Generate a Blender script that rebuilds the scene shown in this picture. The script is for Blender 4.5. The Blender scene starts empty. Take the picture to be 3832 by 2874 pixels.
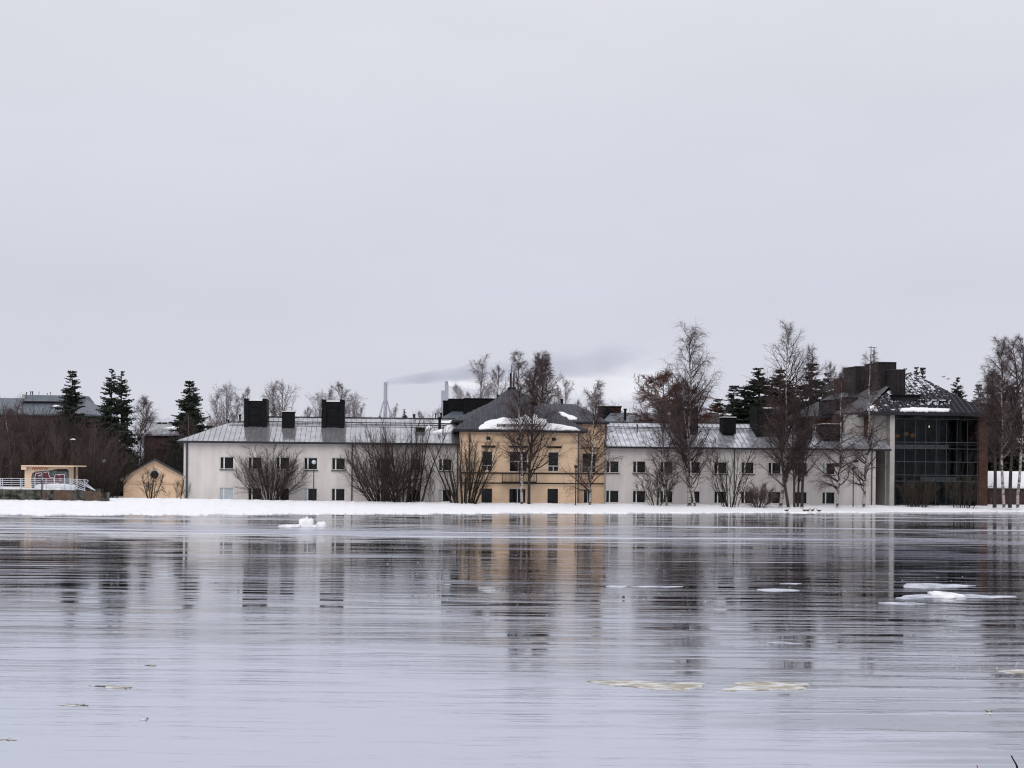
import bpy, math, random
import numpy as np
from mathutils import Matrix, Vector

sc = bpy.context.scene
R = math.radians
rng = np.random.default_rng(7)
random.seed(5)

# ------------------------------------------------------------------ camera
H = 4.3            # eye height over the river ice (m)
FPX = 5265.0       # focal length in photograph pixels (3832 px wide)
CX, Y0 = 1916.0, 1739.0
ROLL = R(0.5)
cam_d = bpy.data.cameras.new('camera')
cam_d.sensor_width = 36.0
cam_d.lens = 36.0 * FPX / 3832.0
cam_d.shift_y = (Y0 - 1437.0) / 3832.0
cam_d.clip_start = 0.1
cam_d.clip_end = 9000.0
cam = bpy.data.objects.new('camera', cam_d)
sc.collection.objects.link(cam)
cs, sn = math.cos(ROLL), math.sin(ROLL)
cam.matrix_world = Matrix(((cs, -sn, 0, 0), (0, 0, -1, 0), (sn, cs, 0, H), (0, 0, 0, 1)))
sc.camera = cam

# ------------------------------------------------------------------ world, sun, exposure
SUN_EL, SUN_AZ = R(42), R(200)      # soft bright part of the cloud, behind the viewer
w = bpy.data.worlds.new('World'); sc.world = w; w.use_nodes = True
nt = w.node_tree; nt.nodes.clear()
N = nt.nodes.new; L = nt.links.new
out = N('ShaderNodeOutputWorld'); bg = N('ShaderNodeBackground'); bg.inputs['Strength'].default_value = 0.1
sky = N('ShaderNodeTexSky'); sky.sky_type = 'NISHITA'; sky.sun_disc = False
sky.sun_elevation = SUN_EL; sky.sun_rotation = SUN_AZ; sky.air_density = 1.0; sky.dust_density = 3.0
tc = N('ShaderNodeTexCoord'); sep = N('ShaderNodeSeparateXYZ')
L(tc.outputs['Generated'], sep.inputs[0])
mp = N('ShaderNodeMapping'); mp.inputs['Scale'].default_value = (1.6, 1.6, 5.0)
L(tc.outputs['Generated'], mp.inputs[0])
nz = N('ShaderNodeTexNoise'); nz.inputs['Scale'].default_value = 2.2; nz.inputs['Detail'].default_value = 5; nz.inputs['Roughness'].default_value = .5
L(mp.outputs[0], nz.inputs['Vector'])
cr = N('ShaderNodeValToRGB')                      # cloud cover brightness against elevation (sine)
cr.color_ramp.elements[0].position = 0.0; cr.color_ramp.elements[0].color = (6.6, 6.7, 7.5, 1)
cr.color_ramp.elements[1].position = 1.0; cr.color_ramp.elements[1].color = (10.4, 10.4, 11.0, 1)
e = cr.color_ramp.elements.new(.12); e.color = (6.4, 6.55, 7.4, 1)
e = cr.color_ramp.elements.new(.35); e.color = (7.4, 7.48, 8.05, 1)
L(sep.outputs['Z'], cr.inputs[0])
nr = N('ShaderNodeMapRange'); nr.inputs['From Min'].default_value = .3; nr.inputs['From Max'].default_value = .7
nr.inputs['To Min'].default_value = .97; nr.inputs['To Max'].default_value = 1.03
L(nz.outputs['Fac'], nr.inputs[0])
vm = N('ShaderNodeVectorMath'); vm.operation = 'SCALE'; L(cr.outputs[0], vm.inputs[0]); L(nr.outputs[0], vm.inputs['Scale'])
mx = N('ShaderNodeMix'); mx.data_type = 'RGBA'; mx.inputs[0].default_value = .94
L(sky.outputs[0], mx.inputs[6]); L(vm.outputs[0], mx.inputs[7])
L(mx.outputs[2], bg.inputs[0]); L(bg.outputs[0], out.inputs[0])
sd = bpy.data.lights.new('sun', 'SUN'); sd.energy = 1.15; sd.angle = R(50); sd.color = (1, .97, .93)
sun = bpy.data.objects.new('sun', sd); sc.collection.objects.link(sun)
# light comes from behind the viewer (-Y) and above
sun.rotation_euler = Vector((math.sin(R(20)) * math.cos(SUN_EL), math.cos(R(20)) * math.cos(SUN_EL), -math.sin(SUN_EL))).to_track_quat('-Z', 'Y').to_euler()
sc.view_settings.view_transform = 'Standard'; sc.view_settings.look = 'None'
sc.view_settings.exposure = 0.06; sc.view_settings.gamma = 1.0; sc.view_settings.use_curve_mapping = False
sc.render.engine = 'CYCLES'; sc.cycles.pixel_filter_type = 'BLACKMAN_HARRIS'; sc.cycles.filter_width = 1.15
sc.cycles.max_bounces = 8; sc.cycles.diffuse_bounces = 2; sc.cycles.glossy_bounces = 4
sc.cycles.transparent_max_bounces = 12; sc.cycles.volume_bounces = 5

# ------------------------------------------------------------------ helpers
def ray(px, py):
    dx, dy = px - CX, py - Y0
    return Vector(((dx * cs + dy * sn) / FPX, 1.0, -(-dx * sn + dy * cs) / FPX))
def at(px, py, D):
    r = ray(px, py); return Vector((r.x * D, D, H + r.z * D))
def on_z(px, py, z=0.0):
    r = ray(px, py); t = (z - H) / r.z; return Vector((r.x * t, t, z))
def r1(x, y): return x * .3618, 1350 + y * .3617
def r2(x, y): return 450 + x * .3618, 1350 + y * .3617
def r3(x, y): return 850 + x * .3616, 1350 + y * .3617
def r4(x, y): return 1300 + x * .3616, 1350 + y * .3617
def r5(x, y): return 1650 + x * .4221, 1250 + y * .4219
def r6(x, y): return 2200 + x * .4522, 1200 + y * .4521
def r7(x, y): return 2750 + x * .4822, 1150 + y * .4822
def r8(x, y): return 3200 + x * .4521, 1200 + y * .4521

class Frame:
    """local frame of a building: origin on the ground, x along its front, y to the back"""
    def __init__(s, ox, oy, ang=0.0):
        s.o = Vector((ox, oy, 0)); s.a = ang; s.c = math.cos(ang); s.s = math.sin(ang)
    def w(s, u, b, z=0.0):
        return Vector((s.o.x + u * s.c - b * s.s, s.o.y + u * s.s + b * s.c, z))
    def loc(s, px, py, b=0.0):
        r = ray(px, py); ox, oy = -s.o.x, -s.o.y
        ob = -ox * s.s + oy * s.c; ou = ox * s.c + oy * s.s
        db = -r.x * s.s + r.y * s.c; du = r.x * s.c + r.y * s.s
        t = (b - ob) / db
        return (ou + du * t, H + r.z * t)
    def u(s, p, b=0.0): return s.loc(p[0], p[1], b)[0]
    def z(s, p, b=0.0): return s.loc(p[0], p[1], b)[1]

def tag(o, label=None, cat=None, group=None, kind=None):
    if label: o['label'] = label
    if cat: o['category'] = cat
    if group: o['group'] = group
    if kind: o['kind'] = kind
    return o
def thing(name, label, cat, loc=(0, 0, 0), rz=0.0, group=None):
    o = bpy.data.objects.new(name, None); sc.collection.objects.link(o)
    o.location = loc; o.rotation_euler = (0, 0, rz); o.empty_display_size = .3
    return tag(o, label, cat, group)
def link(name, me, parent=None, loc=None):
    o = bpy.data.objects.new(name, me); sc.collection.objects.link(o)
    if parent: o.parent = parent
    if loc is not None: o.location = loc
    return o

class MB:
    def __init__(s): s.v = []; s.f = []; s.m = []; s.cur = 0
    def add(s, vs, fs):
        n = len(s.v); s.v.extend([tuple(p) for p in vs]); s.f.extend([tuple(i + n for i in f) for f in fs]); s.m.extend([s.cur] * len(fs)); return s
    def quad(s, a, b, c, d): return s.add([a, b, c, d], [(0, 1, 2, 3)])
    def poly(s, pts): return s.add(pts, [tuple(range(len(pts)))])
    def box(s, x0, x1, y0, y1, z0, z1):
        return s.add([(x0, y0, z0), (x1, y0, z0), (x1, y1, z0), (x0, y1, z0), (x0, y0, z1), (x1, y0, z1), (x1, y1, z1), (x0, y1, z1)],
                     [(0, 3, 2, 1), (4, 5, 6, 7), (0, 1, 5, 4), (1, 2, 6, 5), (2, 3, 7, 6), (3, 0, 4, 7)])
    def slab(s, top, th):
        """closed solid from a polygon (list of 3D pts) extruded down by th"""
        n = len(top); bot = [(p[0], p[1], p[2] - th) for p in top]
        return s.add(list(top) + bot, [tuple(range(n)), tuple(range(2 * n - 1, n - 1, -1))] + [(i, i + n, (i + 1) % n + n, (i + 1) % n) for i in range(n)])
    def rod(s, a, b, r, k=6, r2=None):
        a, b = Vector(a), Vector(b); r2 = r if r2 is None else r2
        t = (b - a).normalized(); u = t.cross(Vector((0, 0, 1)) if abs(t.z) < .9 else Vector((1, 0, 0))).normalized(); v = t.cross(u)
        vs = []
        for c, rr in ((a, r), (b, r2)):
            for i in range(k):
                an = 2 * math.pi * i / k; vs.append(c + u * math.cos(an) * rr + v * math.sin(an) * rr)
        return s.add(vs, [(i, (i + 1) % k, (i + 1) % k + k, i + k) for i in range(k)] + [tuple(range(k - 1, -1, -1)), tuple(range(k, 2 * k))])
    def lathe(s, c, prof, k=12):
        vs = []; fs = []
        for r, z in prof:
            for i in range(k):
                an = 2 * math.pi * i / k; vs.append((c[0] + r * math.cos(an), c[1] + r * math.sin(an), c[2] + z))
        for j in range(len(prof) - 1):
            for i in range(k): fs.append((j * k + i, j * k + (i + 1) % k, (j + 1) * k + (i + 1) % k, (j + 1) * k + i))
        fs.append(tuple(range(k - 1, -1, -1))); m = (len(prof) - 1) * k; fs.append(tuple(range(m, m + k)))
        return s.add(vs, fs)
    def mesh(s, name, mats, smooth=False):
        me = bpy.data.meshes.new(name); me.from_pydata(s.v, [], s.f)
        for m in (mats if isinstance(mats, (list, tuple)) else [mats]): me.materials.append(m)
        if len(me.materials) > 1: me.polygons.foreach_set('material_index', s.m)
        if smooth: me.polygons.foreach_set('use_smooth', [True] * len(me.polygons))
        me.update(); return me
    def build(s, name, mats, parent=None, loc=None, smooth=False):
        return link(name, s.mesh(name, mats, smooth), parent, loc)

# ------------------------------------------------------------------ materials
def mat(name, col, rough=.8, metal=0.0, var=.15, scale=1.5, spec=.4, bump=0.0, bscale=20, col2=None, stretch=(1, 1, 1), thr=None, coat=0.0, emit=None):
    m = bpy.data.materials.new(name); m.use_nodes = True; t = m.node_tree; n = t.nodes; p = n['Principled BSDF']
    p.inputs['Roughness'].default_value = rough; p.inputs['Metallic'].default_value = metal
    p.inputs['Specular IOR Level'].default_value = spec
    if coat: p.inputs['Coat Weight'].default_value = coat; p.inputs['Coat Roughness'].default_value = .08
    tcn = n.new('ShaderNodeTexCoord'); mpn = n.new('ShaderNodeMapping'); mpn.inputs['Scale'].default_value = stretch
    t.links.new(tcn.outputs['Object'], mpn.inputs[0])
    a = n.new('ShaderNodeTexNoise'); a.inputs['Scale'].default_value = scale; a.inputs['Detail'].default_value = 6; a.inputs['Roughness'].default_value = .6
    t.links.new(mpn.outputs[0], a.inputs['Vector'])
    c = n.new('ShaderNodeValToRGB'); t.links.new(a.outputs['Fac'], c.inputs[0]); t.links.new(c.outputs[0], p.inputs['Base Color'])
    lo = tuple(x * (1 - var) for x in col) if col2 is None else col2
    hi = tuple(x * (1 + var) for x in col) if col2 is None else col
    p0, p1 = thr if thr else (.32, .68)
    c.color_ramp.elements[0].position = p0; c.color_ramp.elements[1].position = p1
    c.color_ramp.elements[0].color = (*lo, 1); c.color_ramp.elements[1].color = (*hi, 1)
    if bump:
        b = n.new('ShaderNodeTexNoise'); b.inputs['Scale'].default_value = bscale; b.inputs['Detail'].default_value = 5
        t.links.new(mpn.outputs[0], b.inputs['Vector'])
        bn = n.new('ShaderNodeBump'); bn.inputs['Strength'].default_value = bump; bn.inputs['Distance'].default_value = .1
        t.links.new(b.outputs['Fac'], bn.inputs['Height']); t.links.new(bn.outputs[0], p.inputs['Normal'])
    if emit:
        p.inputs['Emission Color'].default_value = (*emit[0], 1); p.inputs['Emission Strength'].default_value = emit[1]
    return m
M = {}
M['plaster'] = mat('grey_plaster', (.63, .59, .568), .9, var=.12, scale=.9, spec=.1, bump=.25, bscale=30, stretch=(1, 1, .22))
M['ochre'] = mat('ochre_plaster', (.80, .585, .405), .9, var=.10, scale=.9, spec=.1, bump=.3, bscale=25, stretch=(1, 1, .4))
M['ochre_pale'] = mat('pale_ochre_trim', (.66, .50, .36), .85, var=.08, scale=3, spec=.1)
M['band'] = mat('dark_weathered_band', (.035, .028, .026), .8, var=.25, scale=4, spec=.1)
M['roof'] = mat('wet_grey_sheet_metal', (.46, .46, .485), .13, .72, var=.18, scale=1.1, spec=.5, bump=.05, bscale=2)
M['roof_right'] = mat('pale_grey_sheet_metal', (.66, .68, .73), .26, .6, col2=(.36, .37, .41), thr=(.36, .6), scale=1.3, spec=.5, bump=.08, bscale=2)
M['roof_dark'] = mat('dark_slate_sheet_metal', (.060, .061, .072), .6, .0, var=.30, scale=1.6, spec=.12, bump=.3, bscale=6)
M['roof_blue'] = mat('blue_slate_sheet_metal', (.10, .12, .145), .45, .3, var=.2, scale=1.2, spec=.4, bump=.2, bscale=6)
M['seam'] = mat('grey_roof_seam', (.13, .13, .145), .5, .3, var=.15, scale=2)
M['clad'] = mat('dark_brown_metal_cladding', (.022, .019, .020), .7, var=.3, scale=2, spec=.2)
M['roof_glassb'] = mat('charcoal_sheet_metal', (.034, .033, .040), .75, .0, var=.3, scale=1.6, spec=.05, bump=.3, bscale=6)
M['black'] = mat('black_sheet_metal', (.007, .0075, .009), .7, .0, var=.4, scale=2.5, spec=.12, bump=.2, bscale=8)
M['gutter'] = mat('dark_gutter_metal', (.012, .014, .017), .6, .0, var=.2, scale=3)
M['pipe'] = mat('grey_downpipe_metal', (.06, .068, .08), .6, .1, var=.2, scale=3)
M['white'] = mat('white_window_paint', (.70, .69, .67), .5, var=.06, scale=4)
M['glass'] = mat('dark_window_glass', (.008, .010, .011), .05, var=.5, scale=1.1, spec=.22)
M['glass_blind'] = mat('glass_over_pale_blind', (.42, .47, .52), .25, var=.12, scale=2, spec=.5)
M['sill'] = mat('weathered_sill_metal', (.05, .055, .055), .6, var=.2, scale=4)
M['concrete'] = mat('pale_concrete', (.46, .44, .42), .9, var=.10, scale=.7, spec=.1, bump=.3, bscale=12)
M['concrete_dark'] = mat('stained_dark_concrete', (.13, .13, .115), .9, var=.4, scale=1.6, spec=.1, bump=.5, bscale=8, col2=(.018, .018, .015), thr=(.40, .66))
M['rust_board'] = mat('rusty_brown_board', (.12, .075, .052), .85, col2=(.05, .035, .028), var=.3, scale=2.2, thr=(.3, .7), bump=.4, bscale=14)
M['snow'] = mat('old_snow', (.82, .82, .85), .8, var=.025, scale=.8, spec=.2, bump=.35, bscale=2.5)
M['bank_snow'] = mat('trodden_old_snow', (.83, .83, .86), .8, col2=(.60, .60, .63), scale=.9, thr=(.24, .40), spec=.2, bump=.6, bscale=1.6, stretch=(.5, 1.2, 1))
M['bark_dark'] = mat('dark_grey_bark', (.050, .042, .038), .95, var=.4, scale=5, spec=.1, bump=.6, bscale=18)
M['bark_birch'] = mat('white_birch_bark', (.40, .37, .35), .85, col2=(.045, .035, .032), scale=2.2, thr=(.40, .56), spec=.15, stretch=(1, 1, 2.2))
M['bark_pink'] = mat('pinkish_birch_bark', (.42, .30, .26), .85, col2=(.10, .06, .05), scale=2.2, thr=(.32, .55), spec=.15, stretch=(1, 1, 2.2))
M['limb'] = mat('brown_limb_bark', (.042, .033, .030), .95, var=.35, scale=3, spec=.1)
M['limb_olive'] = mat('olive_limb_bark', (.040, .033, .026), .95, var=.35, scale=3, spec=.1)
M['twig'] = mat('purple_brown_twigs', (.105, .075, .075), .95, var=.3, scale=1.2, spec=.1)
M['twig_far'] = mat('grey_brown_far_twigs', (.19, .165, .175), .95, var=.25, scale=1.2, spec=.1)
M['twig_olive'] = mat('olive_brown_twigs', (.062, .052, .042), .95, var=.35, scale=.8, spec=.1)
M['larch'] = mat('red_brown_larch_twigs', (.105, .045, .032), .95, var=.35, scale=.9, spec=.1)
M['thicket'] = mat('dull_brown_undergrowth', (.050, .041, .037), .95, var=.55, scale=.35, spec=.1)
M['needles'] = mat('dark_spruce_needles', (.030, .042, .030), .9, var=.6, scale=.9, spec=.2)
M['needles_brown'] = mat('brownish_spruce_needles', (.042, .036, .022), .9, var=.45, scale=.9, spec=.2)
M['brick'] = mat('red_brown_brick', (.085, .046, .036), .9, var=.35, scale=1.5, spec=.1, bump=.3, bscale=14)
M['brick_dark'] = mat('dark_purple_brick', (.075, .045, .045), .9, var=.25, scale=2.0, spec=.1)
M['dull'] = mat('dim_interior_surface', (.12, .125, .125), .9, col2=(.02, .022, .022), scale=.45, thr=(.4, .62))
M['slab'] = mat('grey_slab_edge', (.19, .19, .19), .8, var=.25, scale=2)
M['stack'] = mat('hazed_pale_concrete', (.30, .31, .36), .9, var=.05, scale=.05, spec=.1)  # pale concrete with distance haze put into its colour
M['far_wall'] = mat('pale_far_plaster', (.36, .37, .38), .9, var=.1, scale=.4)
M['pink_wall'] = mat('pinkish_far_plaster', (.42, .34, .30), .9, var=.1, scale=.4)
M['dirty_ice'] = mat('dirty_beige_ice', (.33, .30, .23), .6, col2=(.62, .62, .64), scale=3.2, thr=(.42, .56), spec=.3, bump=.6, bscale=5, stretch=(.6, 1.4, 1))
M['white_ice'] = mat('frosted_white_ice', (.60, .62, .69), .6, col2=(.26, .28, .34), thr=(.36, .56), scale=1.6, spec=.3, bump=.5, bscale=4)
M['rail'] = mat('white_galvanised_rail', (.52, .55, .60), .5, .2, var=.1, scale=4)
M['duck'] = mat('brown_duck_feathers', (.07, .05, .04), .8, var=.4, scale=12)
M['gull'] = mat('dark_gull_feathers', (.10, .10, .11), .8, var=.2, scale=6)
M['red_paint'] = mat('red_spray_paint', (.33, .04, .03), .7, var=.2, scale=4)
M['maroon'] = mat('maroon_spray_paint', (.11, .018, .028), .7, var=.2, scale=4)
M['teal'] = mat('grey_green_spray_paint', (.13, .16, .15), .7, col2=(.02, .025, .025), var=.3, scale=5, thr=(.4, .6))
M['white_paint'] = mat('white_spray_paint', (.62, .64, .70), .7, var=.1, scale=4)
M['globe'] = mat('frosted_lamp_glass', (.46, .50, .56), .35, var=.1, scale=4)
M['glow'] = mat('warm_lamp_shade', (.22, .09, .03), .7, var=.2, scale=4, emit=((1, .35, .08), .03))
M['glow_small'] = mat('lit_bulb', (.9, .8, .6), .7, emit=((1, .8, .5), 1.2))
M['red_pipe'] = mat('red_brown_pipe', (.12, .05, .04), .7, var=.2)

# curtain wall glass: thin tinted sheet, partly see-through
g = bpy.data.materials.new('tinted_curtain_glass'); g.use_nodes = True; t = g.node_tree; t.nodes.clear()
go = t.nodes.new('ShaderNodeOutputMaterial'); gm = t.nodes.new('ShaderNodeMixShader'); gt = t.nodes.new('ShaderNodeBsdfTransparent')
gt.inputs[0].default_value = (.60, .65, .66, 1); gg = t.nodes.new('ShaderNodeBsdfGlossy'); gg.inputs['Roughness'].default_value = .04
gg.inputs[0].default_value = (.6, .65, .68, 1)
gf = t.nodes.new('ShaderNodeFresnel'); gf.inputs[0].default_value = 1.34
t.links.new(gf.outputs[0], gm.inputs[0]); t.links.new(gt.outputs[0], gm.inputs[1]); t.links.new(gg.outputs[0], gm.inputs[2]); t.links.new(gm.outputs[0], go.inputs[0])
M['curtain_glass'] = g

# roof with blotches of melting snow
M['roof_snowy'] = mat('dark_sheet_metal_with_melting_snow', (.62, .64, .70), .6, col2=(.026, .026, .032), scale=1.9, thr=(.49, .53), spec=.02, bump=.3, bscale=6, stretch=(1.3, 1.3, .8))
M['snow_panel'] = mat('dark_metal_dotted_with_snow', (.64, .66, .72), .6, col2=(.026, .026, .032), scale=2.6, thr=(.50, .54), spec=.02, bump=.3, bscale=6)
M['roof_streak'] = mat('grey_sheet_metal_streaked_with_snow', (.36, .36, .40), .5, col2=(.06, .056, .062), scale=1.6, thr=(.36, .68), spec=.4, bump=.3, bscale=6, stretch=(2.2, .7, 1))

def melt_mask(m, zlo, zhi, xc, xw):
    t = m.node_tree; l = t.links.new; cr_ = [n for n in t.nodes if n.type == 'VALTORGB'][0]; src = cr_.inputs[0].links[0].from_socket
    tcn = t.nodes.new('ShaderNodeTexCoord'); sp_ = t.nodes.new('ShaderNodeSeparateXYZ'); l(tcn.outputs['Object'], sp_.inputs[0])
    a = t.nodes.new('ShaderNodeMapRange'); l(sp_.outputs['Z'], a.inputs[0]); a.inputs[1].default_value = zlo; a.inputs[2].default_value = zhi; a.inputs[3].default_value = -.12; a.inputs[4].default_value = .05
    b_ = t.nodes.new('ShaderNodeMapRange'); l(sp_.outputs['X'], b_.inputs[0]); b_.inputs[1].default_value = xc; b_.inputs[2].default_value = xc + xw; b_.inputs[3].default_value = .02; b_.inputs[4].default_value = -.10
    c_ = t.nodes.new('ShaderNodeMath'); l(a.outputs[0], c_.inputs[0]); l(b_.outputs[0], c_.inputs[1]); d_ = t.nodes.new('ShaderNodeMath'); l(src, d_.inputs[0]); l(c_.outputs[0], d_.inputs[1]); l(d_.outputs[0], cr_.inputs[0])
melt_mask(M['roof_snowy'], 11.2, 13.6, 2.0, 6.0)      # snow is left only high up near the ridge
# ------------------------------------------------------------------ river ice
def ice_material():
    m = bpy.data.materials.new('wet_river_ice'); m.use_nodes = True; t = m.node_tree; n = t.nodes; l = t.links.new
    p = n['Principled BSDF']
    tcn = n.new('ShaderNodeTexCoord'); s = n.new('ShaderNodeSeparateXYZ'); l(tcn.outputs['Object'], s.inputs[0])
    def noise(sx, sy, det=5, rough=.6, off=0):
        mpn = n.new('ShaderNodeMapping'); mpn.inputs['Scale'].default_value = (sx, sy, 1); mpn.inputs['Location'].default_value = (off, off * .7, 0)
        l(tcn.outputs['Object'], mpn.inputs[0]); q = n.new('ShaderNodeTexNoise'); q.inputs['Scale'].default_value = 1; q.inputs['Detail'].default_value = det; q.inputs['Roughness'].default_value = rough
        l(mpn.outputs[0], q.inputs['Vector']); return q.outputs['Fac']
    def math_(op, a, b=None, c=None):
        q = n.new('ShaderNodeMath'); q.operation = op
        for i, x in enumerate((a, b, c)):
            if x is None: continue
            if isinstance(x, (int, float)): q.inputs[i].default_value = x
            else: l(x, q.inputs[i])
        return q.outputs[0]
    def mr(v, a, b, c=0.0, d=1.0, smooth=False):
        q = n.new('ShaderNodeMapRange'); l(v, q.inputs[0])
        for i, x in zip((1, 2, 3, 4), (a, b, c, d)): q.inputs[i].default_value = x
        if smooth: q.interpolation_type = 'SMOOTHSTEP'
        return q.outputs[0]
    # how frosted the ice is: a survey of the sheet against distance from the far bank (Y), plus long streaks
    wob = noise(.02, .05, 3, .5, 3.1)
    yy = math_('ADD', s.outputs['Y'], math_('MULTIPLY', math_('SUBTRACT', wob, .5), 10.0))
    yn = math_('ADD', yy, math_('MULTIPLY', math_('DIVIDE', s.outputs['X'], math_('MAXIMUM', s.outputs['Y'], 8.0)), 30.0))      # clear ice reaches nearer on the right
    ramp = n.new('ShaderNodeValToRGB'); r = ramp.color_ramp
    l(math_('DIVIDE', yn, 140.0), ramp.inputs[0])
    pts = [(0.0, .86), (.15, .76), (.19, .62), (.23, .48), (.28, .40), (.35, .32), (.43, .24), (.53, .20), (.575, .56), (.67, .56), (.72, .26), (.78, .10), (1.0, .08)]
    r.elements[0].position, r.elements[0].color = pts[0][0], (pts[0][1],) * 3 + (1,)
    r.elements[1].position, r.elements[1].color = pts[-1][0], (pts[-1][1],) * 3 + (1,)
    for a, b in pts[1:-1]:
        q = r.elements.new(a); q.color = (b, b, b, 1)
    streak0 = noise(.012, .085, 3, .5, 21.0)
    streak = noise(.030, .24, 9, .68)                 # long bands across the view
    streak2 = noise(.15, 1.5, 6, .6, 7.7)
    fine = noise(.5, 5.0, 6, .6, 1.7)
    f = math_('ADD', ramp.outputs[0], math_('MULTIPLY', math_('MULTIPLY', math_('SUBTRACT', streak, .5), 2.6), mr(s.outputs['Y'], 26, 60, .30, 1.0)))
    f = math_('ADD', f, math_('MULTIPLY', math_('MULTIPLY', math_('SUBTRACT', streak0, .5), 1.2), mr(s.outputs['Y'], 26, 60, .2, 1.0)))
    f = math_('ADD', f, math_('MULTIPLY', math_('SUBTRACT', streak2, .5), 1.0))
    frost = mr(f, .40, .62, 0, 1, True)
    cut = math_('MULTIPLY', mr(noise(.45, 5.2, 4, .62, 31.0), .60, .70, 0, .75), mr(s.outputs['Y'], 62, 40, 0, 1))  # short dark streaks: ripple reflections put into the body colour
    frost = math_('MULTIPLY', frost, math_('SUBTRACT', 1.0, cut))
    # body colour: dark clear ice over deep water -> milky frosted ice
    cm = n.new('ShaderNodeMix'); cm.data_type = 'RGBA'; l(frost, cm.inputs[0])
    cm.inputs[6].default_value = (.010, .010, .012, 1); cm.inputs[7].default_value = (.20, .215, .29, 1)
    cmn = n.new('ShaderNodeMix'); cmn.data_type = 'RGBA'; l(mr(s.outputs['Y'], 48, 26, 0, 1), cmn.inputs[0]); cmn.inputs[6].default_value = (.24, .255, .34, 1); cmn.inputs[7].default_value = (.34, .355, .44, 1); l(cmn.outputs[2], cm.inputs[7])
    # crisp white frost lines; the far ones carry sky reflection in their colour
    wl = mr(noise(.03, .9, 7, .65, 12.3), .62, .68, 0, 1)
    wl = math_('MULTIPLY', wl, mr(s.outputs['Y'], 35, 60, 0, .75))
    far_l = math_('MULTIPLY', mr(noise(.022, .26, 6, .6, 41.0), .57, .63, 0, .85), mr(s.outputs['Y'], 62, 84, 0, 1))
    wl = math_('MAXIMUM', wl, far_l)
    cm2 = n.new('ShaderNodeMix'); cm2.data_type = 'RGBA'; l(wl, cm2.inputs[0]); l(cm.outputs[2], cm2.inputs[6]); cm2.inputs[7].default_value = (.62, .64, .74, 1)
    l(cm2.outputs[2], p.inputs['Base Color'])
    p.inputs['IOR'].default_value = 1.95
    rg = math_('ADD', mr(frost, 0, 1, .03, .10), math_('MULTIPLY', wl, .4))
    l(rg, p.inputs['Roughness'])
    # thin low ripples frozen into the surface
    rough_patch = mr(streak2, .45, .70, .22, 1.2, True)
    h = math_('ADD', math_('MULTIPLY', noise(.35, 2.2, 5, .6, 5.5), .06), math_('ADD', math_('MULTIPLY', fine, .010), math_('MULTIPLY', noise(.08, .5, 4, .6, 15.5), .08)))
    zone = n.new('ShaderNodeValToRGB'); l(math_('DIVIDE', yy, 140.0), zone.inputs[0]); zr_ = zone.color_ramp
    zr_.elements[0].position = 0; zr_.elements[0].color = (.18, .18, .18, 1); zr_.elements[1].position = 1; zr_.elements[1].color = (.2, .2, .2, 1)
    for a_, v_ in ((.15, .15), (.21, .30), (.29, .28), (.36, .17), (.53, .16), (.58, 1.3), (.68, 1.2), (.72, .18)):
        q_ = zr_.elements.new(a_); q_.color = (v_, v_, v_, 1)
    h = math_('MULTIPLY', math_('MULTIPLY', h, rough_patch), zone.outputs[0])
    bn = n.new('ShaderNodeBump'); bn.inputs['Strength'].default_value = .35; bn.inputs['Distance'].default_value = 1.0
    l(h, bn.inputs['Height']); l(bn.outputs[0], p.inputs['Normal'])
    # film of melt water on top of the ice
    rough2 = math_('ADD', rg, math_('MULTIPLY', mr(zone.outputs[0], .8, 1.3, 0, 1), math_('MULTIPLY', math_('MULTIPLY', mr(streak, .46, .56, 0, 1), mr(s.outputs['X'], 14, -6, .25, 1)), .20))); l(rough2, p.inputs['Roughness'])
    gl = n.new('ShaderNodeBsdfGlossy'); gl.inputs['Color'].default_value = (.92, .94, 1, 1); l(rough2, gl.inputs['Roughness']); l(bn.outputs[0], gl.inputs['Normal'])
    ms = n.new('ShaderNodeMixShader'); l(mr(wl, 0, 1, .36, .12), ms.inputs[0]); l(p.outputs[0], ms.inputs[1]); l(gl.outputs[0], ms.inputs[2]); l(ms.outputs[0], n['Material Output'].inputs['Surface'])
    return m
M['ice'] = ice_material()
b = MB(); b.quad((-900, -60, 0), (900, -60, 0), (900, 165, 0), (-900, 165, 0))
tag(b.build('river_ice', M['ice']), kind='structure')

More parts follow.
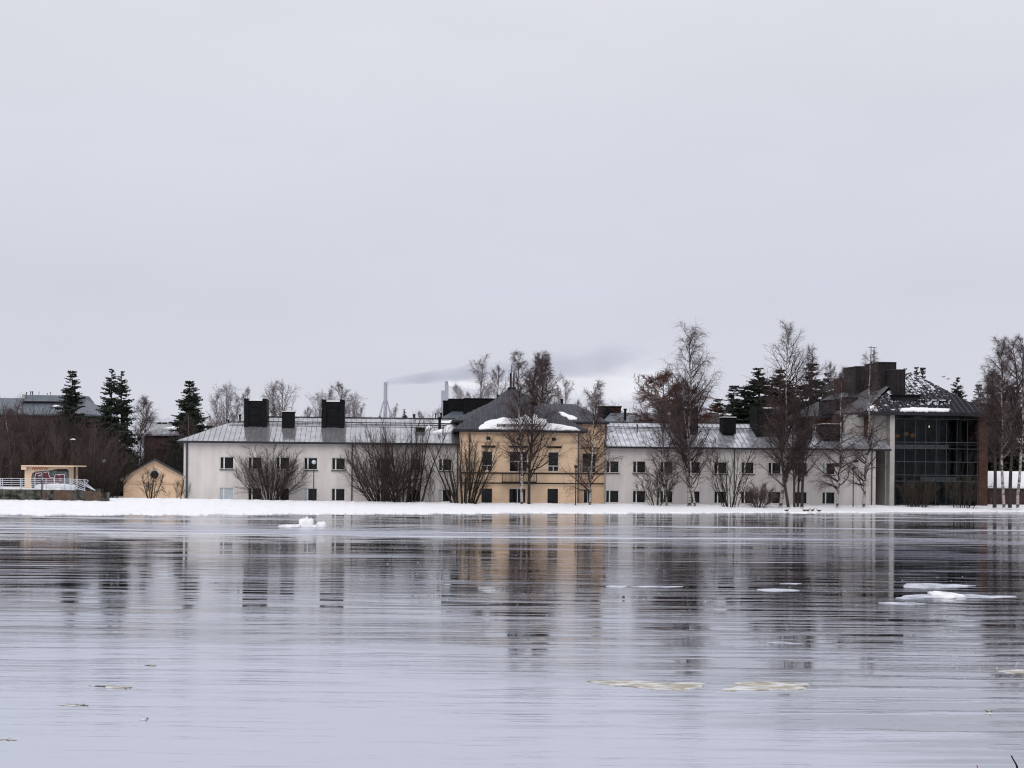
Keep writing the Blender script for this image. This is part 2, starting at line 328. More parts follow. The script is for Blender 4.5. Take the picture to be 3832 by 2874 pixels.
# ------------------------------------------------------------------ snowy far bank and the land behind it
def interp(x, xs, ys): return float(np.interp(x, xs, ys))
SH_X = [-600, 0, 640, 1280, 1916, 2560, 3000, 3200, 3832, 4500]
SH_Y = [1931, 1927, 1927, 1922.8, 1921.3, 1919.7, 1918.6, 1917, 1915.4, 1911]
def noise1(x, s, seed):
    r = np.random.default_rng(seed).random(4000) * 2 - 1
    q = (x * s) % 3990; i = int(q); fr = q - i; fr = fr * fr * (3 - 2 * fr)
    return r[i] * (1 - fr) + r[i + 1] * fr
def bank():
    cols = 900; xs = np.linspace(-600, 4500, cols); rows = 26
    V = []
    for px in xs:
        p = on_z(px, interp(px, SH_X, SH_Y))
        j = 1.4 * noise1(px, .012, 1) + .45 * noise1(px, .05, 2) + .25 * noise1(px, .17, 8)
        yb = p.y + j
        crest_y = interp(px, [0, 1916, 3200, 3832], [134, 139, 144.2, 147.0])
        crest_z = interp(px, [0, 640, 1280, 1916, 2560, 3200, 3832], [.78, .78, .60, .54, .50, .47, .46]) + .035 * noise1(px, .05, 3) + .02 * noise1(px, .21, 4)
        for k in range(rows):
            t = k / (rows - 1)
            if k == 0: y, z = yb, -.03
            elif k == 1: y, z = yb + .05, .07 + .02 * noise1(px, .11, 5)
            else:
                q = (k - 1) / (rows - 2); y = yb + .05 + (crest_y - yb) * q * 1.12
                qq = min(1, q * 1.12)
                z = .07 + (crest_z - .07) * (max(0, qq - .25) / .75) ** 1.15
                z += .05 * noise1(px + k * 97, .035, 6) * math.sin(math.pi * qq) + .022 * noise1(px * 1.3 + k * 53, .12, 7)
                if q * 1.12 > 1: z -= (q * 1.12 - 1) * 1.0
            X = ray(px, interp(px, SH_X, SH_Y)).x * y
            V.append((X, y, z))
    F = [(i * rows + k, (i + 1) * rows + k, (i + 1) * rows + k + 1, i * rows + k + 1) for i in range(cols - 1) for k in range(rows - 1)]
    b = MB(); b.add(V, F); o = b.build('snow_bank', M['bank_snow'], smooth=True); tag(o, kind='structure')
bank()
b = MB()
g0 = [on_z(-600, 1880).x * 1.0]
ys = [140, 185, 260, 600, 2500, 8000]
gx = [-1, -.5, 0, .5, 1]
V = [(x * (y * 1.2 + 60), y + (.14 * x * (y * 1.2 + 60) if y < 150 else 0), .34 if y < 150 else (.42 if y < 200 else .6)) for y in ys for x in gx]
b.add(V, [(r_ * 5 + c, r_ * 5 + c + 1, (r_ + 1) * 5 + c + 1, (r_ + 1) * 5 + c) for r_ in range(5) for c in range(4)])
tag(b.build('ground', M['snow']), kind='structure')

# ------------------------------------------------------------------ building helpers
def wall_holes(mb, u0, u1, z0, z1, holes, y=0.0, depth=.16):
    us = sorted({u0, u1} | {h[0] for h in holes} | {h[1] for h in holes}); zs = sorted({z0, z1} | {h[2] for h in holes} | {h[3] for h in holes})
    for i in range(len(us) - 1):
        for j in range(len(zs) - 1):
            cu, cz = (us[i] + us[i + 1]) / 2, (zs[j] + zs[j + 1]) / 2
            if any(h[0] < cu < h[1] and h[2] < cz < h[3] for h in holes): continue
            mb.quad((us[i], y, zs[j]), (us[i + 1], y, zs[j]), (us[i + 1], y, zs[j + 1]), (us[i], y, zs[j + 1]))
    for a, c, d, e in holes:
        mb.quad((a, y, d), (a, y + depth, d), (a, y + depth, e), (a, y, e)); mb.quad((c, y, e), (c, y + depth, e), (c, y + depth, d), (c, y, d))
        mb.quad((a, y, e), (a, y + depth, e), (c, y + depth, e), (c, y, e)); mb.quad((a, y, d), (c, y, d), (c, y + depth, d), (a, y + depth, d))
def shell(mb, u0, u1, z0, z1, y0, y1):
    """side and back walls"""
    mb.quad((u0, y1, z0), (u0, y0, z0), (u0, y0, z1), (u0, y1, z1)); mb.quad((u1, y0, z0), (u1, y1, z0), (u1, y1, z1), (u1, y0, z1))
    mb.quad((u1, y1, z0), (u0, y1, z0), (u0, y1, z1), (u1, y1, z1)); mb.quad((u0, y0, z1), (u1, y0, z1), (u1, y1, z1), (u0, y1, z1))

WM = {}
def window_meshes(w_, h_):
    k = (round(w_, 2), round(h_, 2))
    if k in WM: return WM[k]
    t = .055; m0 = w_ * .245; m1 = m0 + .12
    f = MB()
    f.box(0, w_, 0, .07, 0, t); f.box(0, w_, 0, .07, h_ - t, h_); f.box(0, t, 0, .07, t, h_ - t); f.box(w_ - t, w_, 0, .07, t, h_ - t); f.box(m0, m1, -.015, .07, t, h_ - t)
    p1 = MB(); p1.box(t, m0, .03, .045, t, h_ - t); p2 = MB(); p2.box(m1, w_ - t, .03, .045, t, h_ - t)
    s = MB(); s.box(-.05, w_ + .05, -.14, .0, -.10, -.01)
    WM[k] = (f.mesh('window', M['white']), p1.mesh('narrow_pane', M['glass']), p2.mesh('wide_pane', M['glass']),
             s.mesh('sill', M['sill']), p1.mesh('narrow_blind_pane', M['glass_blind']), p2.mesh('wide_blind_pane', M['glass_blind']))
    return WM[k]
def add_window(parent, u, z, w_, h_, blind=0, y=.10, sill=True):
    a = window_meshes(w_, h_)
    o = link('window', a[0], parent, (u, y, z))
    link('pane', a[4] if blind & 1 else a[1], o); link('pane', a[5] if blind & 2 else a[2], o)
    if sill: link('sill', a[3], o, (0, -y, 0))
    if blind: o['label'] = 'white framed window with a pale blind behind part of its glass'
    return o
def tall_window(parent, u, z, w_, h_, y=.10, transom=.26, bars=1, low=True):
    t = .05; f = MB(); f.box(0, w_, 0, .07, 0, t); f.box(0, w_, 0, .07, h_ - t, h_); f.box(0, t, 0, .07, t, h_ - t); f.box(w_ - t, w_, 0, .07, t, h_ - t)
    o_p = []
    zt = h_ * transom if low else t
    xs = [t + (w_ - 2 * t) * i / (bars + 1) for i in range(bars + 2)]
    if low:
        f.box(t, w_ - t, -.01, .07, zt, zt + .07)
        for x in xs[1:-1]: f.box(x - .035, x + .035, -.01, .07, t, zt)
        for i in range(bars + 1): o_p.append((xs[i] + (.035 if i else 0), xs[i + 1] - (.035 if i < bars else 0), t, zt))
        o_p.append((t, w_ - t, zt + .07, h_ - t))
    else:
        for x in xs[1:-1]: f.box(x - .03, x + .03, -.01, .07, t, h_ - t)
        for i in range(bars + 1): o_p.append((xs[i] + (.03 if i else 0), xs[i + 1] - (.03 if i < bars else 0), t, h_ - t))
    o = f.build('window', M['white'] if low or bars else M['sill'], parent, (u, y, z))
    for a, c, d, e in o_p:
        p = MB(); p.box(a, c, .03, .045, d, e); p.build('pane', M['glass'], o)
    return o
def roof_panels(roof, O, U, S, u0, u1, top, step, m, rib=.05, bot=lambda u: 0.0):
    """sheet-metal panels with a standing seam each. O origin, U unit along eave, S unit up the slope, top(u) slope length"""
    O, U, S = Vector(O), Vector(U).normalized(), Vector(S).normalized(); Nn = U.cross(S).normalized()
    n = max(1, round((u1 - u0) / step)); st = (u1 - u0) / n
    for i in range(n):
        a, c = u0 + i * st, u0 + (i + 1) * st
        ta, tc_ = top(a), top(c); ba, bc = bot(a), bot(c)
        if max(ta - ba, tc_ - bc) < .05: continue
        lift = random.uniform(.0, .012)
        mb = MB()
        P = lambda u, s, h: tuple(O + U * u + S * s + Nn * h)
        mb.add([P(a, ba, lift), P(c, bc, lift + random.uniform(0, .01)), P(c, tc_, lift), P(a, ta, lift + random.uniform(0, .008)),
                P(a, ba, -.03), P(c, bc, -.03), P(c, tc_, -.03), P(a, ta, -.03)], [(0, 1, 2, 3), (7, 6, 5, 4), (0, 4, 5, 1), (2, 6, 7, 3)])
        mb.cur = 1
        e = .017
        mb.add([P(a - e, ba, 0), P(a + e, ba, 0), P(a + e, ta, 0), P(a - e, ta, 0), P(a - e, ba, rib + .02), P(a + e, ba, rib + .02), P(a + e, ta, rib + .02), P(a - e, ta, rib + .02)],
               [(0, 1, 5, 4), (1, 2, 6, 5), (2, 3, 7, 6), (3, 0, 4, 7), (4, 5, 6, 7)])
        mb.build('roof_panel', [m, M['seam']], roof)
def black_housing(parent, F, x0, x1, ytop, ybot, back, depth=2.6, snow=True, frame=True, name='chimney'):
    u0, z1 = F.loc(x0, ytop, back); u1, _ = F.loc(x1, ytop, back); z0 = F.loc(x0, ybot, back)[1]
    w_ = u1 - u0; mb = MB()
    if frame:
        e = w_ * .2
        mb.box(u0, u0 + e, back - .12, back + depth, z0, z1); mb.box(u1 - e, u1, back - .12, back + depth, z0, z1)
        mb.box(u0 + e, u1 - e, back, back + depth - .1, z0, z1 - .22)
        for i in range(1, 4): mb.box(u0 + e, u1 - e, back - .04, back, z0 + (z1 - z0) * i / 4 - .03, z0 + (z1 - z0) * i / 4)
    else:
        mb.box(u0, u1, back, back + depth, z0, z1 - .12); mb.box(u0 - .06, u1 + .06, back - .06, back + depth + .06, z1 - .12, z1 - .04)
    o = mb.build(name, M['black'], parent)
    if snow:
        s = MB()
        if frame: s.box(u0 + w_ * .2 + .01, u1 - w_ * .2 - .01, back - .05, back + depth - .2, z1 - .215, z1 - .10)
        else: s.box(u0 - .04, u1 + .04, back - .04, back + depth + .04, z1 - .038, z1 + .03)
        s.build('snow_cap', M['snow'], o)
    return o
def vent(parent, F, x, ytop, ybot, back, wpx=10, m='black', cap=True):
    u, z1 = F.loc(x, ytop, back); z0 = F.loc(x, ybot, back)[1] - .35; r_ = wpx / FPX * 145 / 2
    mb = MB(); mb.rod((u, back, z0), (u, back, z1 - .1), r_ * .8, 8)
    if cap: mb.rod((u, back, z1 - .16), (u, back, z1), r_ * 1.15, 8)
    mb.build('vent_pipe', M[m], parent)
def snow_patch(name, pts3, label, th=.12, normal=None, cat='snow'):
    """a lump of snow lying on a slope: outline of 3D points, raised middle"""
    c = Vector((0, 0, 0))
    for p in pts3: c += Vector(p)
    c /= len(pts3); nr_ = Vector(normal) if normal else Vector((0, 0, 1)); mb = MB()
    # resample outline with jitter
    P = []
    n = len(pts3)
    for i in range(n):
        a, d = Vector(pts3[i]), Vector(pts3[(i + 1) % n]); seg = max(1, int((d - a).length / .35))
        for k in range(seg):
            q = a.lerp(d, k / seg); P.append(q + (q - c).normalized() * random.uniform(-.24, .20))
    m_ = len(P); V = [p - nr_ * .06 for p in P] + [p + nr_ * th * .75 for p in [c + (p - c) * .985 for p in P]] + [c + (p - c) * .86 + nr_ * th for p in P] + [c + (p - c) * .45 + nr_ * th * random.uniform(.95, 1.3) for p in P] + [c + nr_ * th * 1.2]
    Fs = []
    for j in range(3):
        for i in range(m_): Fs.append((j * m_ + i, j * m_ + (i + 1) % m_, (j + 1) * m_ + (i + 1) % m_, (j + 1) * m_ + i))
    for i in range(m_): Fs.append((3 * m_ + i, 3 * m_ + (i + 1) % m_, 4 * m_))
    mb.add(V, Fs); o = mb.build(name, M['snow'] if name.startswith('snow') else M['white_ice'], smooth=True)
    return tag(o, label, cat)

# main facade line of the long building
ANG = math.atan2(6.0, 70.2)
P0 = at(687, 1760, 140.0)
F0 = Frame(P0.x, P0.y, ANG)
def sub_frame(px, back=0.0):
    u = F0.loc(px, 1760, back)[0]; p = F0.w(u, back); return Frame(p.x, p.y, ANG)

# ------------------------------------------------------------------ grey wings
def grey_wing(label, px_l, px_r, uppers, blinds_u, blinds_l, hip, roofmat, ends, ridge_y, eave_y, y_mid_up, y_mid_low, base_z=.2):
    F = sub_frame(px_l); t = thing('grey_building_wing', label, 'building', F.w(0, 0), ANG)
    Lw = F.u((px_r, 1760)); ze = F.z(eave_y, -.5); zr = F.z(ridge_y, 5.5); D_ = 11.0
    holes = []; wins = []
    for i, x in enumerate(uppers):
        u = F.u((x, 1740)); w_ = 1.34
        zu = F.loc(uppers[3], y_mid_up, .1)[1]; zl = F.loc(uppers[3], y_mid_low, .1)[1]
        holes += [(u, u + w_, zu - .6, zu + .62), (u, u + w_, zl - .66, zl + .6)]
        wins += [(u, zu - .6, 1.22, blinds_u.get(i, 0), True), (u, zl - .66, 1.26, blinds_l.get(i, 0), False)]
    mb = MB(); wall_holes(mb, 0, Lw, base_z - .3, ze - .02, holes); shell(mb, 0, Lw, base_z - .3, ze - .02, 0, D_)
    # dark void behind windows is the wall's own inside; back the openings with a plane
    mb.build('wall', M['plaster'], t)
    for u, z, h_, bl, sl in wins: add_window(t, u, z, 1.34, h_, bl, sill=sl)
    # roof
    rise = zr - ze; run = 6.0; sl_len = math.hypot(run, rise)
    ov_l, ov_r = ends; u0, u1 = -ov_l, Lw + ov_r
    roof = MB(); hl = 6.2 if hip else 0
    e0, e1 = (u0, -.5, ze), (u1, -.5, ze); k0, k1 = (u0, D_ + .5, ze), (u1, D_ + .5, ze); a0, a1 = (u0 + hl, 5.5, zr), (u1, 5.5, zr)
    lowz = .06
    bs = [(p[0], p[1], p[2] - .16) for p in (e0, e1, k1, k0)]
    roof.add([e0, e1, k1, k0, a0, a1] + bs, [(0, 1, 5, 4), (2, 3, 4, 5), (3, 0, 4), (1, 2, 5), (0, 6, 7, 1), (1, 7, 8, 2), (2, 8, 9, 3), (3, 9, 6, 0), (9, 8, 7, 6)])
    ro = roof.build('roof', M['gutter'], t)
    S = Vector((0, run, rise)).normalized()
    roof_panels(ro, (0, -.5, ze + .035), (1, 0, 0), S, u0, u1, (lambda u: sl_len * min(1, max(0, (u - u0) / 6.2))) if hip else (lambda u: sl_len), .505, roofmat, rib=.02)
    if hip:
        S2 = Vector((6.2, 0, rise)).normalized(); hl_len = math.hypot(6.2, rise)
        roof_panels(ro, (u0, D_ + .5, ze + .035), (0, -1, 0), S2, 0, 12, lambda u: hl_len * min(u, 12 - u) / 6.0, .8, roofmat)
    gt_ = MB(); gt_.box(u0 - .02, u1 + .02, -.64, -.51, ze - .14, ze + .0); gt_.build('gutter', M['gutter'], t)
    # snow guard rail
    br = 3.7; zrb = ze + rise * (br + .5) / run
    rl = MB(); a_ = u0 + (4.6 if hip else .2)
    rl.rod((a_, br, zrb + .30), (u1 - .1, br, zrb + .30), .05, 5); rl.rod((a_, br + .05, zrb + .17), (u1 - .1, br + .05, zrb + .10), .03, 5)
    q = a_ + .5
    while q < u1: rl.rod((q, br + .1, zrb), (q, br, zrb + .32), .02, 4); q += 1.45
    rl.build('roof_rail', M['gutter'], t)
    rc = MB(); rc.rod((u0 + hl, 5.5, zr + .06), (u1, 5.5, zr + .06), .08, 6); rc.build('ridge_cap', M['gutter'], t)
    return F, t, ze, zr, Lw
FL, wingL, zeL, zrL, LwL = grey_wing('long pale grey wing left of the ochre house, under a wet grey hipped roof', 687, 1722,
    [823.4, 929, 1033, 1137.4, 1241.6, 1410, 1526, 1641.7], {6: 1}, {0: 3, 3: 1, 7: 1}, True, M['roof'], (.6, -.05), (1100, 1563), (1100, 1654.5), 1735.5, 1849.5)
FR, wingR, zeR, zrR, LwR = grey_wing('pale grey two storey wing between the ochre house and the glass fronted building', 2268, 3277,
    [2268.5, 2368.7, 2471, 2573, 2673.5, 2774.3, 2875.4, 2974, 3078], {8: 1}, {}, False, M['roof_right'], (.0, 1.45), (2700, 1586.5), (2700, 1675.5), 1750, 1859)
def downpipe(F, parent, px, ztop, z0=.1, back=-.09, r_=.06):
    u = F.u((px, 1760), back); mb = MB(); mb.rod((u, back, z0), (u, back, ztop - .35), r_, 8); mb.rod((u, back, ztop - .35), (u, -.5, ztop - .05), r_, 8)
    z = .9
    while z < ztop - .6: mb.box(u - .09, u + .09, back - .02, .0, z, z + .05); z += 1.9
    mb.build('downpipe', M['pipe'], parent)
downpipe(FL, wingL, 699, zeL, r_=.10); downpipe(FL, wingL, 1317, zeL); downpipe(FL, wingL, 1712, zeL)
downpipe(FR, wingR, 2748, zeR); downpipe(FR, wingR, 3263, zeR)
# roof furniture, left wing
black_housing(wingL, FL, *[r3(177, 0)[0], r3(412, 0)[0]], r3(0, 390)[1], r3(0, 700)[1] + 12, 3.0)
black_housing(wingL, FL, *[r3(978, 0)[0], r3(1215, 0)[0]], r3(0, 400)[1], r3(0, 700)[1] + 12, 3.0)
black_housing(wingL, FL, *[r3(567, 0)[0], r3(693, 0)[0]], r3(0, 522)[1], r3(0, 720)[1] + 10, 2.7, depth=1.6, frame=False)
vent(wingL, FL, *r2(1118, 610), r2(0, 665)[1], 4.2, 7); vent(wingL, FL, *r2(1238, 555), r2(0, 628)[1], 5.0, 9)
for a, y_, y2_, bk, wd, mm in ((337, 570, 602, 6, 5, 'red_pipe'), (690, 553, 607, 6, 9, 'black'), (912, 540, 607, 7, 6, 'red_pipe'), (970, 540, 602, 6.5, 8, 'black'), (955, 585, 715, 2.9, 13, 'black'), (990, 690, 765, 1.2, 5, 'black')):
    vent(wingL, FL, *r4(a, y_), r4(0, y2_)[1], bk, wd, mm)
mb = MB(); u0, z1 = FL.loc(*r4(710, 685), 2.2); u1 = FL.u(r4(800, 690), 2.2); mb.box(u0, u1, 2.2, 3.4, z1 - .75, z1 - .12); mb.box(u0 - .05, u1 + .05, 2.1, 3.5, z1 - .12, z1 - .05)
mb.build('roof_hatch', M['black'], wingL)
# roof furniture, right wing
rr_ = (zrR - zeR) / 6.0
black_housing(wingR, FR, r6(735, 0)[0], r6(912, 0)[0], r6(0, 706)[1], r6(0, 930)[1], 2.4, depth=2.8)
black_housing(wingR, FR, r6(1118, 0)[0], r6(1226, 0)[0], r6(0, 797)[1], r6(0, 935)[1], 2.2, depth=1.6, frame=False)
black_housing(wingR, FR, r7(168, 0)[0], r7(395, 0)[0], r7(0, 768)[1], r7(0, 1040)[1], 2.2, depth=2.8)
black_housing(wingR, FR, r7(515, 0)[0], r7(600, 0)[0], r7(0, 850)[1], r7(0, 1060)[1], 1.6, depth=2.2, frame=False, snow=False)
black_housing(wingR, FR, r7(688, 0)[0], r7(835, 0)[0], r7(0, 903)[1], r7(0, 1045)[1], 1.2, depth=2.6, frame=False)
vent(wingR, FR, *r6(408, 858), r6(0, 930)[1], 3.0, 5); vent(wingR, FR, *r6(309, 728), r6(0, 800)[1], 7.5, 12)
def slope_pt(F, p, ze, zr, off=.10):
    """point where the sight line through photo pixel p meets the front roof slope of a grey wing"""
    lo, hi = -.5, 5.5
    for _ in range(40):
        mid = (lo + hi) / 2; z = F.loc(p[0], p[1], mid)[1]; zs = ze + (zr - ze) * (mid + .5) / 6.0 + off
        if z > zs: lo = mid
        else: hi = mid
    return F.w(F.loc(p[0], p[1], lo)[0], lo, ze + (zr - ze) * (lo + .5) / 6.0 + off)
nrm = Vector((math.sin(ANG) * .4, -.4, .9)).normalized()
snow_patch('snow_patch', [slope_pt(FL, r4(*p), zeL, zrL) for p in ((905, 642), (1100, 622), (1240, 608), (1225, 630), (1185, 648), (1100, 652), (985, 650))], 'upper long strip of snow along the left wing ridge beside the ochre house', .10, nrm)
snow_patch('snow_patch', [slope_pt(FL, r4(*p), zeL, zrL) for p in ((885, 745), (955, 722), (1015, 705), (1020, 680), (1090, 664), (1165, 672), (1160, 705), (1090, 735), (1010, 748), (935, 752))], 'lower snow lump on the left wing roof near the ochre house corner', .14, nrm)
snow_patch('snow_patch', [slope_pt(FL, r4(*p), zeL, zrL) for p in ((808, 690), (840, 683), (870, 692), (850, 708), (815, 712))], 'small snow lump beside the black roof hatch on the left wing', .12, nrm)

# ------------------------------------------------------------------ ochre house
FO = sub_frame(1722, -1.2)        # projecting front
ochre = thing('ochre_house', 'ochre plastered two storey house with pyramid roof, balcony and snow along its eave', 'building', FO.w(0, 0), ANG)
uO1 = FO.u((2167, 1760)); zeO = FO.z((1947, 1610), -.6); zb = .0
def hole5(x0, x1, y0, y1, back=0): return (FO.u(r5(x0, 0), back), FO.u(r5(x1, 0), back), FO.z(r5(660, y1), back), FO.z(r5(660, y0), back))
holes = {}
holes['attic'] = [hole5(410, 447, 912, 942), hole5(683, 716, 915, 944), hole5(990, 1028, 915, 944)]
holes['up'] = [hole5(373, 468, 1043, 1216), hole5(618, 776, 1041, 1222), hole5(960, 1054, 1043, 1216)]
holes['low'] = [hole5(372, 466, 1372, 1500), hole5(616, 766, 1370, 1500), hole5(957, 1051, 1370, 1500)]
mb = MB(); wall_holes(mb, 0, uO1, zb, zeO - .05, sum(holes.values(), [])); shell(mb, 0, uO1, zb, zeO - .05, 0, 8)
wo = mb.build('wall', M['ochre'], ochre)
for h in holes['attic']:
    p = MB(); p.box(h[0], h[1], .10, .12, h[2], h[3]); o = p.build('window', M['sill'], ochre); p = MB(); p.box(h[0] + .05, h[1] - .05, .08, .095, h[2] + .05, h[3] - .05); p.build('pane', M['glass'], o)
for i, h in enumerate(holes['up']): tall_window(ochre, h[0], h[2], h[1] - h[0], h[3] - h[2], bars=1 if i != 1 else 1, transom=.26 if i != 1 else .5)
for i, h in enumerate(holes['low']): tall_window(ochre, h[0], h[2], h[1] - h[0], h[3] - h[2], bars=1 if i == 1 else 0, low=False)
def band(y0, y1, u0, u1, out_, m, name='string_course', F=FO, par=None, zz=None):
    za, zc = F.z(r5(660, y1), 0), F.z(r5(660, y0), 0)
    mb = MB(); mb.box(u0, u1, -out_, -.003, za, zc); return mb.build(name, M[m], par or ochre)
band(948, 962, .02, uO1 - .02, .07, 'ochre_pale'); band(1228, 1240, -.05, uO1 + .05, .12, 'band'); band(1318, 1328, -.05, uO1 + .05, .12, 'band'); band(1329, 1345, 0, uO1, .07, 'ochre_pale')
band(868, 884, 0, uO1, .22, 'ochre_pale', 'cornice'); 
dn = MB(); z0_ = FO.z(r5(660, 898)); 
q = .15
while q < uO1 - .2: dn.box(q, q + .16, -.14, -.003, z0_, z0_ + .16); q += .42
o = dn.build('dentils', M['ochre_pale'], ochre); o['kind'] = 'stuff'
for a, c in ((366, 492), (608, 785), (944, 1080)):
    u0, u1 = FO.u(r5(a, 0)), FO.u(r5(c, 0)); z = FO.z(r5(660, 1000)); mb = MB(); mb.box(u0, u1, -.22, -.003, z, z + .10); mb.box(u0 + .08, u1 - .08, -.12, -.003, z - .1, z - .003); mb.build('window_hood', M['band'], ochre)
for j in range(4):     # rusticated ground floor: recessed joint lines read as proud courses
    z = FO.z(r5(660, 1380 + j * 30)); 
    for a, c in ((.02, holes['low'][0][0] - .05), (holes['low'][0][1] + .05, holes['low'][1][0] - .05), (holes['low'][1][1] + .05, holes['low'][2][0] - .05), (holes['low'][2][1] + .05, uO1 - .02)):
        mb = MB(); mb.box(a, c, -.03, -.003, z - .30, z); mb.build('stone_course', M['ochre'], ochre)
# balcony
u0, u1 = FO.u(r5(550, 0)), FO.u(r5(850, 0)); z0_, z1_ = FO.z(r5(660, 1320)), FO.z(r5(660, 1236))
bal = MB(); bal.box(u0, u1, -1.2, -.003, z0_ - .02, z0_ + .13); bo = bal.build('balcony', M['band'], ochre)
rl = MB(); rl.rod((u0, -1.15, z1_), (u1, -1.15, z1_), .035, 6); rl.rod((u0, -1.15, z1_), (u0, -.05, z1_), .03, 6); rl.rod((u1, -1.15, z1_), (u1, -.05, z1_), .03, 6)
for i in range(int((u1 - u0) / .14) + 1): rl.rod((u0 + i * .14, -1.15, z0_ + .12), (u0 + i * .14, -1.15, z1_), .012, 4)
for i in range(5): rl.rod((u0 + i * (u1 - u0) / 4, -1.15, z0_ + .1), (u0 + i * (u1 - u0) / 4, -1.15, z1_), .035, 5)
rl.build('balcony_railing', M['gutter'], bo)
# pyramid roof of the projection
hw = (uO1 + 1.15 + .55) / 2; uc = (uO1 + .55 - 1.15) / 2 + .3
e0 = FO.u((1696, 1608), -.6); e1 = FO.u((2199, 1610), -.6); uc = (e0 + e1) / 2 - .35; dep = (e1 - e0) / 2
zaO = FO.z((1931, 1448), -.6 + dep)
roof = MB(); ap = (uc, -.6 + dep, zaO); c4 = [(e0, -.6, zeO), (e1, -.6, zeO), (e1, -.6 + 2 * dep, zeO), (e0, -.6 + 2 * dep, zeO)]
roof.add(c4 + [ap] + [(p[0], p[1], p[2] - .2) for p in c4], [(0, 1, 4), (1, 2, 4), (2, 3, 4), (3, 0, 4), (0, 5, 6, 1), (1, 6, 7, 2), (2, 7, 8, 3), (3, 8, 5, 0), (8, 7, 6, 5)])
ro = roof.build('roof', M['gutter'], ochre)
S = Vector((0, dep, zaO - zeO)); sl = S.length
roof_panels(ro, (0, -.6, zeO + .03), (1, 0, 0), S, e0, e1, lambda u: sl * (min((u - e0) / (uc - e0), (e1 - u) / (e1 - uc)) if e0 < u < e1 else 0), .56, M['roof_dark'])
mb = MB(); mb.box(e0 - .03, e1 + .03, -.74, -.61, zeO - .15, zeO + .01); mb.build('gutter', M['gutter'], ochre)
# two small chimneys, finials at the apex
fb = MB(); fz = zaO - .3
for dx in (-.24, .12): fb.box(uc + dx, uc + dx + .13, dep - .9, dep - .6, fz - .2, fz + 1.75)
fb.box(uc - .4, uc + .4, dep - 1.0, dep - .5, fz - .5, fz + .25); fb.rod((uc - .05, dep - .75, fz + .2), (uc - .05, dep - .75, fz + 2.6), .035, 5)
fb.build('chimney', M['black'], ochre)
for a, c, y0, y1, bk in ((440, 490, 618, 700, 3.6), (497, 520, 538, 590, 5.0), (592, 612, 478, 520, 5.6)):
    u0, z1 = FO.loc(*r5(a, y0), bk); u1 = FO.u(r5(c, y0), bk); z0_ = FO.z(r5(a, y1), bk); mb = MB(); mb.box(u0, u1, bk, bk + .6, z0_ - .4, z1); mb.build('chimney', M['black'], ochre)
def pyr_pt(p, off=.16):
    lo, hi = -.6, dep - .6
    for _ in range(40):
        mid = (lo + hi) / 2; z = FO.loc(p[0], p[1], mid)[1]; zs = zeO + (zaO - zeO) * (mid + .6) / dep + off
        if z > zs: lo = mid
        else: hi = mid
    return FO.w(FO.loc(p[0], p[1], lo)[0], lo, zeO + (zaO - zeO) * (lo + .6) / dep + off)
nrm = Vector((math.sin(ANG) * .58, -.58, .81)).normalized()
snow_patch('snow_patch', [pyr_pt(r5(*p), .02) for p in ((332, 812), (345, 848), (640, 852), (800, 852), (1000, 855), (1225, 856), (1190, 832), (1060, 806), (965, 796), (930, 758), (870, 748), (830, 716), (790, 728), (745, 705), (700, 750), (640, 768), (540, 742), (440, 765))], 'big ragged bank of snow along the eave of the ochre house roof', .11, nrm)
a_, b_ = pyr_pt(r5(500, 812), .30), pyr_pt(r5(880, 816), .30)
g_ = MB(); 
for dz in (0, .14): g_.rod(a_ + Vector((0, 0, dz)), b_ + Vector((0, 0, dz)), .045, 5)
for i in range(7): p = a_.lerp(b_, i / 6); g_.rod(p - Vector((0, -.1, .35)), p + Vector((0, 0, .18)), .035, 5)
g = g_.build('snow_guard', M['band']); g.parent = ochre; g.matrix_parent_inverse = (Matrix.Translation(FO.w(0, 0)) @ Matrix.Rotation(ANG, 4, 'Z')).inverted()

# main block of the ochre house, set back behind
back = 1.4
FB = sub_frame(1722, back)
uB1 = FB.u((2263, 1760)); zeB = FB.z((2200, 1580)); 
def holeB(x0, x1, y0, y1): return (FB.u(r5(x0, 0)), FB.u(r5(x1, 0)), FB.z(r5(1320, y1)), FB.z(r5(1320, y0)))
hb = [holeB(1262, 1386, 1057, 1228), holeB(1277, 1352, 1378, 1500)]
block = thing('ochre_house', 'taller ochre block set back on the right of the pyramid roofed front', 'building', FB.w(0, 0), ANG)
mb = MB(); wall_holes(mb, 0, uB1, 0, zeB - .05, hb); shell(mb, 0, uB1, 0, zeB - .05, 0, 11); mb.build('wall', M['ochre'], block)
tall_window(block, hb[0][0], hb[0][2], hb[0][1] - hb[0][0], hb[0][3] - hb[0][2]); tall_window(block, hb[1][0], hb[1][2], hb[1][1] - hb[1][0], hb[1][3] - hb[1][2], bars=1, low=False)
xs0 = FB.u((2175, 1760))
for y0, y1, oo, m_ in ((1232, 1244, .12, 'band'), (1322, 1332, .12, 'band'), (1333, 1348, .07, 'ochre_pale'), (800, 815, .2, 'ochre_pale')):
    za, zc = FB.z(r5(1320, y1)), FB.z(r5(1320, y0)); mb = MB(); mb.box(xs0, uB1 + .03, -oo, -.003, za, zc); mb.build('string_course', M[m_], block)
u0, u1 = FB.u(r5(1258, 0)), FB.u(r5(1402, 0)); z = FB.z(r5(1320, 1015)); mb = MB(); mb.box(u0, u1, -.22, -.003, z, z + .10); mb.build('window_hood', M['band'], block)
eR = FB.u((2279, 1575), -.5); eL = -.9; zrB = FB.z((2120, 1513), 6.0); rl_, rr2 = FB.u((1830, 1513), 6.0), FB.u((2153, 1514), 6.0)
roof = MB(); c4 = [(eL, -.5, zeB), (eR, -.5, zeB), (eR, 12.5, zeB), (eL, 12.5, zeB)]
